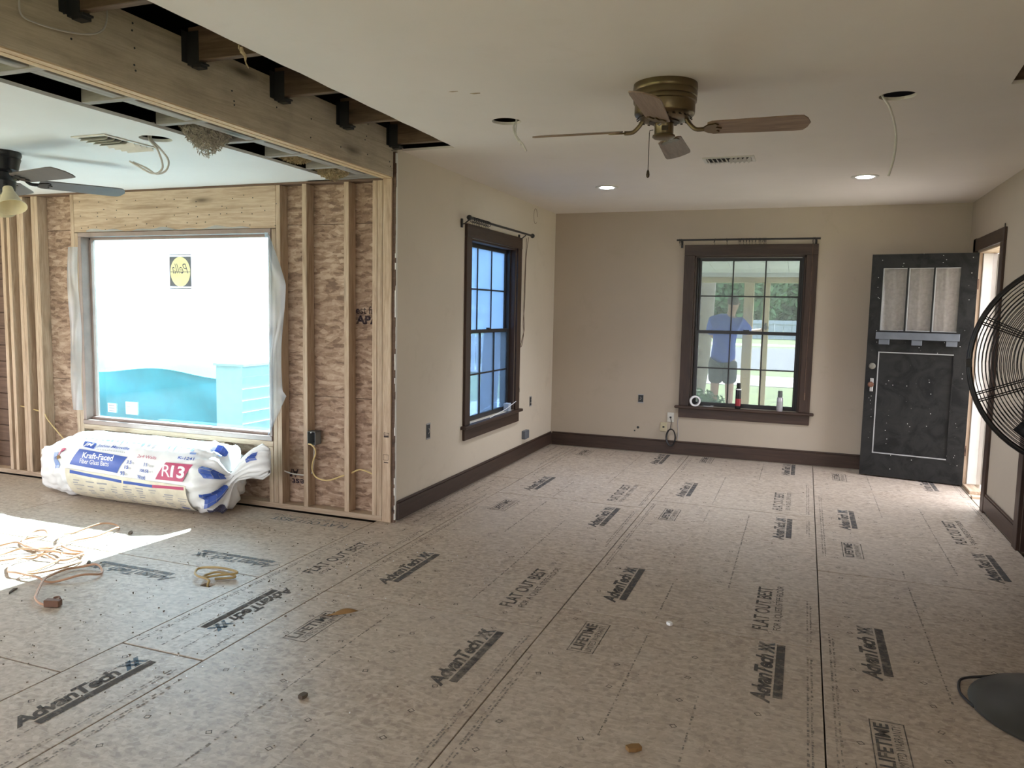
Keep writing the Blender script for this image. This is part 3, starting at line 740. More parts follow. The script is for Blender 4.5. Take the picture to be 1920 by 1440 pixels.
# electrical box and cable in the framing
eb = empty('junction_box', (-3.285, 4.66, .50), 'grey plastic electrical box nailed to a stud right of the big window', 'electrical box')
b_ = MB(); x0, x1, y0, y1, z0, z1 = -3.3125, -3.245, 4.628, 4.70, .50, .595
b_.box(x0, x1, y1-.003, y1, z0, z1); b_.box(x0, x0+.003, y0, y1, z0, z1); b_.box(x1-.003, x1, y0, y1, z0, z1); b_.box(x0, x1, y0, y1, z0, z0+.003); b_.box(x0, x1, y0, y1, z1-.003, z1)
b_.build('box_body', M['boxgrey'], eb); MB().box(x0+.004, x1-.004, y1-.006, y1-.0035, z0+.004, z1-.004).build('box_back', M['boxdark'], eb)
sc_ = MB(); sc_.lathe([(.004, 0), (.004, .004)], Matrix.Translation((-3.28, y0, .588)) @ Matrix.Rotation(PI/2, 4, 'X'), 8); sc_.build('screw', M['white'], eb)
cb = MB().tube([(-3.30, 4.625, .505), (-3.27, 4.618, .502), (-3.245, 4.622, .475), (-3.252, 4.64, .434), (-3.287, 4.66, .373), (-3.295, 4.66, .313), (-3.265, 4.655, .265), (-3.206, 4.65, .247), (-3.138, 4.65, .25), (-3.048, 4.665, .285), (-2.99, 4.67, .305), (-2.95, 4.67, .325), (-2.905, 4.665, .345), (-2.86, 4.665, .343), (-2.80, 4.67, .325), (-2.76, 4.67, .32)], .0055, 6, smooth=5)
cb.build('house_cable', M['romex'], label='yellow cable drooping from the grey box through two studs to the post', cat='cable')
MB().tube([(-3.57, 4.665, .285), (-3.48, 4.655, .268), (-3.413, 4.66, .263), (-3.36, 4.665, .262), (-3.335, 4.67, .265), (-3.31, 4.68, .285), (-3.30, 4.685, .35), (-3.295, 4.685, .43), (-3.292, 4.68, .505)], .005, 6, smooth=4).build('house_cable', M['romexwhite'], label='pale cable entering the grey box from the left through one stud', cat='cable')
MB().tube([(-6.37, 4.67, .60), (-6.2, 4.665, .585), (-6.02, 4.66, .56), (-5.95, 4.64, .55), (-5.90, 4.63, .50), (-5.80, 4.64, .40), (-5.68, 4.66, .28), (-5.62, 4.67, .25)], .005, 6, smooth=4).build('house_cable', M['romex'], label='yellow cable running down through the studs left of the big window', cat='cable')

# ================================================================== DOUBLE-HUNG WINDOWS (built in a local frame: s along wall, d into the wall, z)
def dh_window(name, at, s0, s1, z0, z1, label, matS, glassU, glassL, casing=.105):
    """at(s, d, z) -> world; d<0 into the room"""
    loc = at((s0+s1)/2, 0, z0)
    w = empty(name, loc, label, 'window', kind='structure')
    def bx(a0, a1, d0, d1, b0, b1, nm, mat, par=w, bev=.002):
        mb = MB(); p = [at(a, d, b) for a in (a0, a1) for d in (d0, d1) for b in (b0, b1)]
        lo = [min(q[i] for q in p) for i in range(3)]; hi = [max(q[i] for q in p) for i in range(3)]
        mb.box(lo[0], hi[0], lo[1], hi[1], lo[2], hi[2]); return mb.build(nm, mat, par, bevel=bev)
    c = casing
    bx(s0-c, s0, -.021, 0, z0, z1+.0, 'side_casing', M['trimZ']); bx(s1, s1+c, -.021, 0, z0, z1, 'side_casing', M['trimZ'])
    bx(s0-c, s1+c, -.024, 0, z1+.001, z1+c+.002, 'head_casing', matS)
    bx(s0-c-.04, s1+c+.04, -.05, .06, z0-.028, z0-.001, 'stool', matS, bev=.006)
    bx(s0-c, s1+c, -.02, 0, z0-.125, z0-.029, 'apron', matS, bev=.003)
    for a, b in ((s0, s0+.018), (s1-.018, s1)): bx(a, b, .001, .14, z0, z1, 'jamb', M['trimZ'])
    bx(s0, s1, .001, .14, z1-.018, z1, 'head_jamb', matS)
    a0, a1 = s0+.018, s1-.018; zm = (z0+z1)/2-.005
    bx(a0, a0+.02, .05, .13, z0, z1-.018, 'track', M['sash']); bx(a1-.02, a1, .05, .13, z0, z1-.018, 'track', M['sash'])
    def sash(nm, d, b0, b1, gm, bot, top):
        st_ = .024; g0, g1 = a0+.02, a1-.02
        f = bx(g0, g0+st_, d, d+.03, b0, b1, nm, M['sash'])
        bx(g1-st_, g1, d, d+.03, b0, b1, 'stile', M['sash'], f); bx(g0+st_, g1-st_, d, d+.03, b0, b0+bot, 'bottom_rail', M['sash'], f); bx(g0+st_, g1-st_, d, d+.03, b1-top, b1, 'top_rail', M['sash'], f)
        p0, p1, q0, q1 = g0+st_, g1-st_, b0+bot, b1-top
        mw = .0065
        for k in (1, 2): s_ = p0+(p1-p0)*k/3; bx(s_-mw, s_+mw, d+.006, d+.024, q0, q1, 'muntin', M['sash'], f, .001)
        zz = (q0+q1)/2; bx(p0, p1, d+.007, d+.023, zz-mw, zz+mw, 'muntin', M['sash'], f, .001)
        for i in range(3):
            for j in range(2):
                bx(p0+(p1-p0)*i/3+(mw if i else 0), p0+(p1-p0)*(i+1)/3-(mw if i < 2 else 0), d+.013, d+.017, (q0, zz+mw)[j], (zz-mw, q1)[j], 'pane', gm, f, 0)
    sash('lower_sash', .05, z0+.001, zm+.02, glassL, .04, .03)
    sash('upper_sash', .085, zm-.015, z1-.02, glassU, .03, .032)
    bx((s0+s1)/2-.03, (s0+s1)/2+.03, .035, .06, zm+.021, zm+.034, 'sash_lock', M['sash'])
    return w
dh_window('window_2', lambda s, d, z: Vector((s, YB+d, z)), BW[0], BW[1], BW[2], BW[3], 'dark double-hung window with brown casing on the back wall', M['trimX'], M['glass_back'], M['glass_back'])
dh_window('window_3', lambda s, d, z: Vector((XL-d, s, z)), SW[0], SW[1], SW[2], SW[3], 'dark double-hung window with frosted upper panes on the left wall', M['trimY'], M['glass_frost'], M['glass_side'])

def curtain_rod(at, s0, s1, z, ring_s, label, brackets, tied):
    r = empty('curtain_rod', at(s0, -.07, z), label, 'curtain rod')
    MB().tube([at(s0, -.075, z), at((s0+s1)/2, -.075, z), at(s1, -.075, z)], .0095, 10).build('rod', M['sash'], r, smooth=True)
    for s in tied:
        MB().lathe([(.004, -.022), (.016, -.016), (.023, 0), (.016, .016), (.004, .022)], Matrix.Translation(at(s, -.075, z)), 14).build('finial', M['sash'], r, smooth=2)
    for s in brackets:
        b = MB(); b.tube([at(s, -.001, z-.05), at(s, -.03, z-.045), at(s, -.075, z-.012)], .005, 6); b.obox(at(s, -.003, z-.04), (.02, .02, .07)); b.build('bracket', M['sash'], r)
    for k, s in enumerate(ring_s):
        c = at(s, -.075, z-.009); m = Matrix.Translation(c)
        d = (at(1, 0, 0)-at(0, 0, 0)); q = Vector((0, 0, 1)).rotation_difference((d+Vector((0, 0, .25*math.sin(k*2.3)))).normalized()).to_matrix().to_4x4()
        pts = [m @ q @ Vector((.021*math.cos(2*PI*i/14), .021*math.sin(2*PI*i/14), 0)) for i in range(14)]
        g = MB(); g.tube(pts, .0028, 5, closed=True); e = c+Vector((0, 0, -.024)); g.tube([e, e+Vector((.004, .003, -.014)), e+Vector((.0, 0, -.022))], .0018, 4); g.build('curtain_ring', M['sash'], r)
    return r
curtain_rod(lambda s, d, z: Vector((s, YB+d, z)), -1.276, .098, 2.238, [-1.245, -1.225, -.898, -.778, -.66, -.644, -.62, -.588, -.56, -.537, -.50, -.47, -.455, -.431, -.42, -.406, .03, .05],
            'thin dark curtain rod with rings over the back window', [-1.23, .06], [])
curtain_rod(lambda s, d, z: Vector((XL-d, s, z)), 5.70, 7.20, 2.216, [5.75, 5.79, 5.83, 5.86, 5.89, 5.93, 5.98, 6.02, 6.05, 6.09],
            'dark curtain rod with ball ends over the left-wall window', [5.70, 7.02], [5.69, 7.21])
MB().tube([(XL+.05, 7.17, 2.20), (XL+.02, 7.19, 2.0), (XL+.012, 7.2, 1.6), (XL+.012, 7.17, 1.38), (XL+.012, 7.19, 1.27), (XL+.012, 7.14, 1.15), (XL+.012, 7.10, 1.14), (XL+.012, 7.14, 1.21), (XL+.013, 7.20, 1.32), (XL+.013, 7.17, 1.55), (XL+.02, 7.19, 2.19)], .003, 5, smooth=5).build('blind_cord', M['oldboard'], label='brown looped blind cord hanging right of the left-wall window', cat='cord')
MB().tube([(.03, YB-.06, 2.23), (.035, YB-.05, 1.6), (.03, YB-.05, 1.0), (.03, YB-.05, .72)], .0025, 5, smooth=4).tube([(.03, YB-.05, .73), (.03, YB-.05, .66)], .008, 6).build('blind_cord', M['oldboard'], label='brown straight blind cord with tassel over the back window right casing', cat='cord')

# ================================================================== FRONT DOOR AND DOORWAY
FX, FY, HX, HY = .55, 7.92, 1.385, 7.76
dv = Vector((HX-FX, HY-FY, 0)); DL = dv.length; dv.normalize(); dn = Vector((dv.y, -dv.x, 0))     # dn faces the room
def dpt(u, z, d=0): return Vector((FX, FY, 0))+dv*u+Vector((0, 0, z))+dn*d
DM = Matrix((dv, dn, Vector((0, 0, 1)))).transposed()
def dbox(mb, u0, u1, z0, z1, d0, d1):
    c = dpt((u0+u1)/2, (z0+z1)/2, (d0+d1)/2); return mb.obox(c, (u1-u0, d1-d0, z1-z0), DM.to_4x4())
door = empty('door_1', (FX, FY, .012), 'scuffed black front door standing open, three lace-curtained lites', 'door', kind='structure')
LIT = [(.100, .296), (.312, .508), (.522, .716)]
sl = MB()
TH = .042
dbox(sl, 0, .10, .012, 2.066, -TH, 0); dbox(sl, .716, DL-.002, .012, 2.066, -TH, 0)
dbox(sl, .10, .716, 1.94, 2.066, -TH, 0); dbox(sl, .10, .716, 1.174, 1.37, -TH, 0); dbox(sl, .10, .716, .012, .224, -TH, 0)
sl.build('door_slab', M['door'], door, origin=dpt(.4, 1))
for a, b in ((.296, .312), (.508, .522)): dbox(MB(), a, b, 1.37, 1.94, -TH+.004, .001).build('mullion', M['door'], door)
dbox(MB(), .099, .717, .223, 1.175, -TH+.012, -.010).build('door_panel', M['door'], door)
fr = MB()
for a, b, c, d in ((.10, .109, .224, 1.174), (.109, .709, .224, .233), (.109, .709, 1.165, 1.174)): dbox(fr, a, b, c, d, -.012, .004)  # grey paints the light on the left, bottom and top bevels
fr.build('panel_moulding', M['panelline'], door, label='lower panel moulding, its lit sides painted pale grey')
fr = MB(); dbox(fr, .709, .716, .233, 1.165, -.012, .004); fr.build('panel_moulding', M['door'], door)  # right side in door black, painted as the shaded bevel
for a, b in LIT:
    g = MB(); dbox(g, a, b, 1.37, 1.94, -.026, -.023); g.build('pane', glass('door_glass', (.9, .9, .9), .0), door)
    tr = MB(); dbox(tr, a, a+.008, 1.37, 1.94, -.02, .001); dbox(tr, a+.008, b, 1.37, 1.376, -.02, .001); dbox(tr, a+.008, b, 1.934, 1.94, -.02, .001); tr.build('glazing_bead', M['panelline'], door)
    def cur(u, v, a=a, b=b): return dpt(a+.002+(b-a-.004)*u, 1.372+.566*v, -.034+.005*math.sin(u*11+a*30)+.0012*math.sin(u*29+v*2))
    MB().grid(cur, 40, 4).build('lace_curtain', M['lace'], door, smooth=2, label='pale gathered lace behind the lite')
sh = MB(); dbox(sh, .073, .746, 1.292, 1.356, 0, .045); shf = sh.build('dentil_shelf', M['greyblue'], door, bevel=.002, label='grey-blue shelf under the lites')
for a, b in ((.10, .188), (.37, .454), (.644, .73)): dbox(MB(), a, b, 1.243, 1.2915, 0, .034).build('dentil', M['greyblue'], shf, bevel=.002)
KM = Matrix.Translation(dpt(.056, 1.037)) @ Vector((0, 0, 1)).rotation_difference(dn).to_matrix().to_4x4()
MB().lathe([(.030, 0), (.030, .006), (.027, .012), (.016, .016), (.016, .022), (.007, .023), (.0065, .019)], KM, 20).build('deadbolt', plain('worn_nickel', (.22, .21, .18), .45, .4), door, smooth=True)
lk = MB(); dbox(lk, .045, .075, .80, .925, 0, .006); lk.build('lock_plate', plain('dull_steel', (.38, .37, .36), .4, .5), door, bevel=.004)
KM2 = Matrix.Translation(dpt(.058, .868)) @ Vector((0, 0, 1)).rotation_difference(dn).to_matrix().to_4x4()
MB().lathe([(.012, .004), (.010, .022), (.022, .03), (.027, .044), (.022, .058), (.008, .062)], KM2, 18).build('door_knob', plain('brown_copper_knob', (.22, .11, .075), .4, .6), door, smooth=True)
for z in (.28, 1.75): 
    hh = MB(); dbox(hh, DL-.004, DL+.008, z, z+.09, -.012, .006); hh.build('hinge', M['oldboard'], door)
# door casing, jambs, exterior storm frame
dc = empty('door_frame', (XR, 7.33, 0), 'brown cased front doorway with raw wood jamb and white outer frame', 'door frame', kind='structure')
def cas(y0, y1, z0, z1, x0=XR-.022, x1=XR, nm='casing', m='trimZ', bev=.003): return MB().box(x0, x1, y0, y1, z0, z1).build(nm, M[m], dc, bevel=bev)
cas(6.765, 6.868, 0.0, 2.078); cas(7.80, 7.90, 0.0, 2.19); cas(6.765, 7.90, 2.079, 2.185, nm='head_casing', m='trimY')
cas(7.772, 7.79, 0.03, 2.06, XR+.005, XR+.038, 'raw_jamb', 'pineZ'); cas(7.755, 7.79, 0.03, 2.06, XR+.039, XR+.115, 'door_stop', 'white'); 
cas(7.766, 7.79, 0.03, 2.06, XR+.115, XR+.15, 'outer_jamb', 'white'); cas(7.74, 7.80, 0.03, 2.06, XR+.151, XR+.17, 'brick_moulding', 'white'); cas(7.70, 7.745, .03, 2.06, XR+.165, XR+.195, 'storm_frame', 'white'); cas(7.685, 7.70, .03, 2.06, XR+.17, XR+.19, 'storm_frame', 'white')
cas(6.87, 6.885, 0.02, 2.06, XR+.005, XR+.15, 'jamb', 'white'); cas(6.87, 7.79, 2.06, 2.075, XR+.005, XR+.15, 'head_jamb', 'pineY')
cas(7.45, 7.775, -.02, .03, XR+.01, XR+.10, 'threshold_block', 'pineY'); cas(7.05, 7.40, -.06, -.015, XR+.03, XR+.12, 'threshold_block', 'pineY'); cas(7.28, 7.34, -.015, .02, XR+.0, XR+.12, 'threshold_block', 'pineX'); cas(6.87, 7.79, -.10, -.06, XR, XR+.2, 'sill_board', 'pineY')
MB().box(1.365, 1.372, 6.82, 6.828, 2.185, 2.215).build('wall_hook', M['steel'], label='small metal hook standing on the doorway head casing', cat='hook')
# casing of the hallway opening on the right
oc = empty('trim_4', (XR, 5.79, 0), 'very dark brown casing of the hallway opening at right edge', 'trim', kind='structure')
MB().box(XR-.024, XR+.002, 5.742, 5.845, .0, 2.1).build('casing', M['trimZ'], oc, bevel=.003); MB().box(XR-.024, XR+.002, 3.5, 3.6, 0, 2.1).build('casing', M['trimZ'], oc, bevel=.003); MB().box(XR-.026, XR+.002, 3.5, 5.845, 2.101, 2.205).build('head_casing', M['trimY'], oc, bevel=.003)
MB().box(XR, XR+.15, 5.725, 5.7395, 0, 2.1).build('jamb', M['trimZ'], oc)

# ================================================================== CEILING FAN (brass, front room)
FC = Vector((-.664, 3.709, H)); TH0, BR, BZ = .041, .643, 2.345
fan = empty('ceiling_fan', FC, 'antique brass flush-mount ceiling fan with four oak blades', 'ceiling fan')
Tf = Matrix.Translation((FC.x, FC.y, 0))
MB().lathe([(.146, H), (.148, H-.02), (.147, H-.03), (.144, H-.034), (.147, H-.04), (.1465, H-.06), (.143, H-.064), (.146, H-.07), (.145, H-.082), (.137, H-.088)], Tf, 48).build('canopy', M['brass'], fan, smooth=True)
MB().lathe([(.139, H-.086), (.139, H-.132), (.136, H-.138), (.105, H-.160), (.075, H-.166)], Tf, 48).build('motor_housing', M['brass'], fan, smooth=True)
vt = MB()
for i in range(24):
    a = 2*PI*i/24; m = Tf @ Matrix.Rotation(a, 4, 'Z') @ Matrix.Translation((.118, 0, H-.148)) @ Matrix.Rotation(R(33), 4, 'Y'); vt.add([m @ Vector(p) for p in [(-.014, -.004, -.001), (.014, -.006, -.001), (.014, .006, -.001), (-.014, .004, -.001), (-.014, -.004, -.004), (.014, -.006, -.004), (.014, .006, -.004), (-.014, .004, -.004)]], [(0, 1, 2, 3), (4, 7, 6, 5), (0, 4, 5, 1), (1, 5, 6, 2), (2, 6, 7, 3), (3, 7, 4, 0)])
vt.build('vent_slots', M['brassdark'], fan, kind='stuff')
pf_ = MB()
for r_ in range(4):
    for i in range(90):
        a = 2*PI*(i+.5*(r_ % 2))/90; c = Tf @ Vector((.1372*math.cos(a), .1372*math.sin(a), H-.096-.007*r_)); pf_.obox(c, (.002, .0045, .004), Matrix.Rotation(a, 4, 'Z'))
pf_.build('perforations', M['brassdark'], fan, kind='stuff')
MB().lathe([(.07, H-.163), (.07, H-.172), (.045, H-.176)], Tf, 32).build('rotor', M['brassdark'], fan, smooth=True)
MB().lathe([(.045, H-.174), (.046, H-.178), (.044, H-.182), (.044, H-.225), (.052, H-.229), (.053, H-.236), (.046, H-.242), (.02, H-.245)], Tf, 32).build('switch_housing', M['brass'], fan, smooth=True)
sw = MB(); sw.obox(FC+Vector((.012, -.0445, -.203)), (.03, .004, .02)); sw.build('reverse_switch', M['brassdark'], fan, bevel=.001)
ch = MB(); px = FC.x-.062; ch.tube([(FC.x-.046, FC.y-.02, H-.205), (px, FC.y-.02, H-.206), (px-.002, FC.y-.02, H-.22), (px-.002, FC.y-.02, H-.385)], .0018, 5)
pc = ch.build('pull_chain', M['brassdark'], fan)
MB().lathe([(.002, 0), (.006, -.008), (.0085, -.024), (.007, -.034), (.002, -.038)], Matrix.Translation((px-.002, FC.y-.02, H-.385)), 12).build('chain_fob', M['brassdark'], pc, smooth=True)
def blade_poly(w0, w1, L0, L1):
    return [(L0, -w0*.38), (L0+.02, -w0/2), (L1-.06, -w1/2), (L1-.018, -w1/2+.004), (L1, -w1/2+.028), (L1+.012, 0), (L1, w1/2-.028), (L1-.018, w1/2-.004), (L1-.06, w1/2), (L0+.02, w0/2), (L0, w0*.38)]
def fan_blade(parent, c, ang, z, pitch, mats, arm=True, L0=.20, L1=.63, w0=.115, w1=.135):
    m = Matrix.Translation((c.x, c.y, z)) @ Matrix.Rotation(ang, 4, 'Z') @ Matrix.Rotation(pitch, 4, 'X')
    b = MB().prism(blade_poly(w0, w1, L0, L1), .006, m @ Matrix.Translation((0, 0, -.003))).build('blade', mats[0], parent, bevel=.0015)
    a = MB()
    base = Matrix.Translation((c.x, c.y, 0)) @ Matrix.Rotation(ang, 4, 'Z')
    rz = z+.058
    a.tube([base @ Vector((.06, 0, rz)), base @ Vector((.095, 0, rz-.008)), base @ Vector((.115, 0, rz-.035)), base @ Vector((.145, 0, z-.004)), base @ Vector((.185, 0, z-.006))], .010, 8, smooth=4)
    a.prism([(.178, -.012), (.20, -.035), (.235, -.045), (.25, -.03), (.235, -.012), (.262, 0), (.235, .012), (.25, .03), (.235, .045), (.20, .035), (.178, .012)], .006, m @ Matrix.Translation((0, 0, -.0092)))
    a.build('blade_arm', mats[1], b, smooth=True)
    return b
for k in range(4): fan_blade(fan, FC, TH0+k*PI/2, BZ, R(-15), (M['bladewood'] if k % 2 == 0 else M['bladewoodY'], M['brass']))

# ---------------- black fan, second room
F2 = Vector((-4.47, 3.27, H2))
fan2 = empty('ceiling_fan', F2, 'black ceiling fan with grey blades and glass shades at left edge', 'ceiling fan')
T2 = Matrix.Translation((F2.x, F2.y, 0))
MB().lathe([(.105, H2), (.108, H2-.02), (.10, H2-.035), (.104, H2-.042), (.098, H2-.06), (.088, H2-.105), (.06, H2-.12)], T2, 36).build('motor_housing', M['blacksatin'], fan2, smooth=True)
MB().lathe([(.06, H2-.118), (.06, H2-.15), (.075, H2-.17), (.07, H2-.225), (.03, H2-.245)], T2, 28).build('switch_housing', M['blacksatin'], fan2, smooth=True)
for k in range(5): fan_blade(fan2, F2, R(-10+72*k), H2-.165, R(-13), (M['greyblade'], M['blacksatin']), L0=.19, L1=.66, w0=.13, w1=.15)
for k in range(2):
    a = R(-22+170*k); base = T2 @ Matrix.Rotation(a, 4, 'Z')
    arm = MB().tube([base @ Vector((.05, 0, H2-.20)), base @ Vector((.10, 0, H2-.205)), base @ Vector((.125, 0, H2-.235))], .012, 8, smooth=4).build('lamp_arm', M['blacksatin'], fan2, smooth=True)
    m = base @ Matrix.Translation((.118, 0, H2-.225)) @ Matrix.Rotation(R(-28), 4, 'Y')
    g = MB().lathe([(.026, .005), (.030, -.02), (.042, -.05), (.060, -.095), (.080, -.125), (.078, -.126), (.058, -.094), (.040, -.05), (.024, -.018)], m, 26, cap=False).build('glass_shade', M['amberglass'], arm, smooth=True)

# ---------------- recessed lights, empty can holes with wires
for i, (x, y, lb) in enumerate(((-1.636, 6.54, 'lit recessed downlight in the ceiling, the left one of two'), (.365, 6.505, 'lit recessed downlight in the ceiling, the right one near the door'))):
    e = empty('recessed_light', (x, y, H), lb, 'ceiling light', 'lit recessed downlights')
    T = Matrix.Translation((x, y, 0))
    MB().lathe([(.098, H), (.098, H-.005), (.090, H-.007), (.060, H-.004), (.058, H+.001)], T, 32, cap=False).build('trim_ring', M['ventwhite'], e, smooth=True)
    MB().lathe([(.058, H-.001), (.056, H-.008), (.04, H-.010), (.01, H-.0105)], T, 32).build('lens', M['led'], e, smooth=True)
    lamp('SPOT', 'downlight_lamp', (x, y, H-.03), 22, (.90, .94, 1), (0, 0, -1), spot_size=R(105), spot_blend=1.0, shadow_soft_size=.06)
MB().tube([(-1.60, 4.17, 2.62), (-1.575, 4.17, 2.556), (-1.592, 4.17, 2.514), (-1.568, 4.17, 2.448), (-1.542, 4.172, 2.429), (-1.512, 4.17, 2.383)], .0055, 6, smooth=5).tube([(-1.59, 4.15, 2.62), (-1.572, 4.16, 2.55), (-1.575, 4.165, 2.48), (-1.55, 4.17, 2.44), (-1.545, 4.17, 2.415)], .004, 5, smooth=5).build('ceiling_wire', M['romexwhite'], label='short twisted pale wire dangling from the round hole left of the brass fan', cat='wire')
MB().tube([(.25, 4.22, 2.64), (.292, 4.2, 2.548), (.324, 4.2, 2.499), (.353, 4.2, 2.41), (.362, 4.2, 2.335), (.356, 4.2, 2.248), (.339, 4.2, 2.173)], .0055, 6, smooth=5).build('ceiling_wire', M['romexwhite'], label='long pale wire dangling from the round hole right of the brass fan', cat='wire')
MB().tube([(-3.30, 3.26, 2.45), (-3.318, 3.25, 2.37), (-3.26, 3.25, 2.306), (-3.226, 3.25, 2.221), (-3.253, 3.25, 2.186), (-3.301, 3.25, 2.183), (-3.356, 3.25, 2.205), (-3.455, 3.25, 2.254)], .005, 6, smooth=5).tube([(-3.29, 3.26, 2.45), (-3.312, 3.26, 2.37), (-3.25, 3.26, 2.31), (-3.196, 3.26, 2.247), (-3.215, 3.26, 2.195), (-3.28, 3.26, 2.18), (-3.35, 3.26, 2.215), (-3.44, 3.26, 2.25)], .005, 6, smooth=5).build('ceiling_wire', M['romexwhite'], label='looped pair of pale wires curling from the second-room ceiling hole', cat='wire')

for (x, y, w, d, lb) in ((-1.66, 3.52, .05, .012, 'small brown scuff on the ceiling before the left round hole'), (-1.57, 3.58, .055, .02, 'tan patch of torn paper on the ceiling before the left round hole')):
    MB().prism([(-w*.5, -d*.3), (-w*.1, -d*.5), (w*.5, -d*.2), (w*.4, d*.4), (-w*.2, d*.5)], .0012, Matrix.Translation((x, y, H-.0012))).build('ceiling_scuff', M['insul'], label=lb, cat='mark')
# ---------------- ceiling vents
def vent(c, sx, sy, z, label, lean, dirs):
    v = empty('ceiling_vent', (c[0], c[1], z), label, 'vent')
    x0, x1, y0, y1 = c[0]-sx/2, c[0]+sx/2, c[1]-sy/2, c[1]+sy/2
    fr = MB(); b = .022
    fr.box(x0, x1, y0, y0+b, z-.007, z-.0005); fr.box(x0, x1, y1-b, y1, z-.007, z-.0005); fr.box(x0, x0+b, y0+b, y1-b, z-.007, z-.0005); fr.box(x1-b, x1, y0+b, y1-b, z-.007, z-.0005)
    fr.build('frame', M['ventwhite'], v, bevel=.0015)
    MB().box(x0+b, x1-b, y0+b, y1-b, z-.0012, z-.0004).build('backing', M['ventdark'], v)
    for k in range(dirs[0]):
        s = (k+.5)/dirs[0]; tilt = 42 if s < .5 else -42
        if dirs[1] == 'X': m = Matrix.Rotation(R(tilt), 4, 'Y'); cc = (x0+b+(sx-2*b)*s, c[1], z-.010); size = (.028, sy-2*b-.004, .0015)
        else: m = Matrix.Rotation(R(tilt), 4, 'X'); cc = (c[0], y0+b+(sy-2*b)*s, z-.010); size = (sx-2*b-.004, .03, .0015)
        MB().obox(cc, size, m).build('louver', M['ventwhite'], v)
vent((-.545, 5.57), .34, .19, H, 'white ceiling vent beyond the brass fan', 0, (10, 'X'))
vent((-3.56, 3.27), .24, .38, H2, 'white ceiling vent beside the looped wires in the second room', 0, (8, 'Y'))

# ================================================================== PEDESTAL FAN
PB = Vector((1.015, 3.357, 0)); PC = Vector((.975, 3.30, 1.342)); PR = .385
pedf = empty('pedestal_fan', PB, 'large black wire-caged pedestal fan at right edge', 'pedestal fan')
TB = Matrix.Translation(PB)
MB().lathe([(.335, .002), (.338, .010), (.325, .022), (.27, .042), (.19, .054), (.17, .062), (.06, .075), (.035, .09), (.03, .095)], TB, 56).build('base', M['fanbase'], pedf, smooth=True)
MB().lathe([(.022, .08), (.022, .70), (.028, .701), (.028, .74), (.016, .742), (.016, 1.20)], Matrix.Translation((PB.x, PB.y, 0)), 16).build('pole', M['fanblack'], pedf, smooth=True)
vd = Vector((PC.x, PC.y, 0)).normalized(); ax = (Matrix.Rotation(R(7), 3, 'Z') @ vd).normalized()
QA = Vector((0, 0, 1)).rotation_difference(ax).to_matrix().to_4x4(); AM = Matrix.Translation(PC) @ QA
hub = MB().lathe([(.02, .13), (.075, .12), (.085, .0), (.07, -.02), (.02, -.03)], AM @ Matrix.Translation((0, 0, .02)), 20); hub.build('motor', M['fanblack'], pedf, smooth=True)
MB().tube([(PB.x, PB.y, 1.18), (PB.x-.01, PB.y+.04, 1.24), tuple(PC+ax*.10)], .022, 8).build('yoke', M['fanblack'], pedf, smooth=True)
_l = QA.to_3x3().transposed() @ (-rt); A0 = math.atan2(_l.y, _l.x)+PI/3
for k in range(3):
    def bl(u, v, k=k):
        a = A0+2*PI*k/3+(v-.5)*(.55-.1*u); r_ = .07+.275*u; p = AM @ Vector((r_*math.cos(a), r_*math.sin(a), -.03+(v-.5)*.10))
        return p
    MB().grid(bl, 8, 6).build('blade', M['fanblack'], pedf, solid=.002, smooth=2)
rmesh = None
def ring(r, z, th, name='grille_ring'):
    global rmesh
    pts = [AM @ Vector((r*math.cos(2*PI*i/64), r*math.sin(2*PI*i/64), z)) for i in range(64)]
    MB().tube(pts, th, 5, closed=True).build(name, M['fanblack'], pedf, smooth=2)
def dome(r, s): return s*(.022+.085*(1-(r/PR)**2.4))
for s in (-1, 1):
    ring(PR, s*.010, .0065, 'rim'); 
    r_ = PR-.014
    while r_ > .07: ring(r_, dome(r_, s), .0016); r_ -= .0118
    for k in range(8):
        a = A0-PI/3+2*PI*(k+.5)/8+(.06 if s > 0 else 0); 
        for da in (-.016, .016):
            pts = [AM @ Vector((rr*math.cos(a+da*(PR/rr)*.6), rr*math.sin(a+da*(PR/rr)*.6), dome(rr, s)+s*.004)) for rr in (PR, .37, .33, .28, .22, .16, .10, .06)]
            MB().tube(pts, .0024, 5).build('grille_spoke', M['fanblack'], pedf)
ring(PR+.004, 0, .010, 'rim')
for a in (PI-.2, PI*.55, -PI*.6, 0.2):
    MB().obox(AM @ Vector(((PR+.004)*math.cos(a), (PR+.004)*math.sin(a), 0)), (.02, .03, .05), QA @ Matrix.Rotation(a, 4, 'Z')).build('rim_clip', M['fanblack'], pedf)
pc_ = [(1.02, 3.70, .008), (.93, 3.66, .012), (.856, 3.625, .02), (.771, 3.575, .02), (.708, 3.556, .012), (.672, 3.52, .008), (.656, 3.429, .007), (.664, 3.364, .007), (.685, 3.30, .007)]
MB().tube(pc_, .0055, 6, smooth=6).build('power_cord', M['blackcord'], pedf)

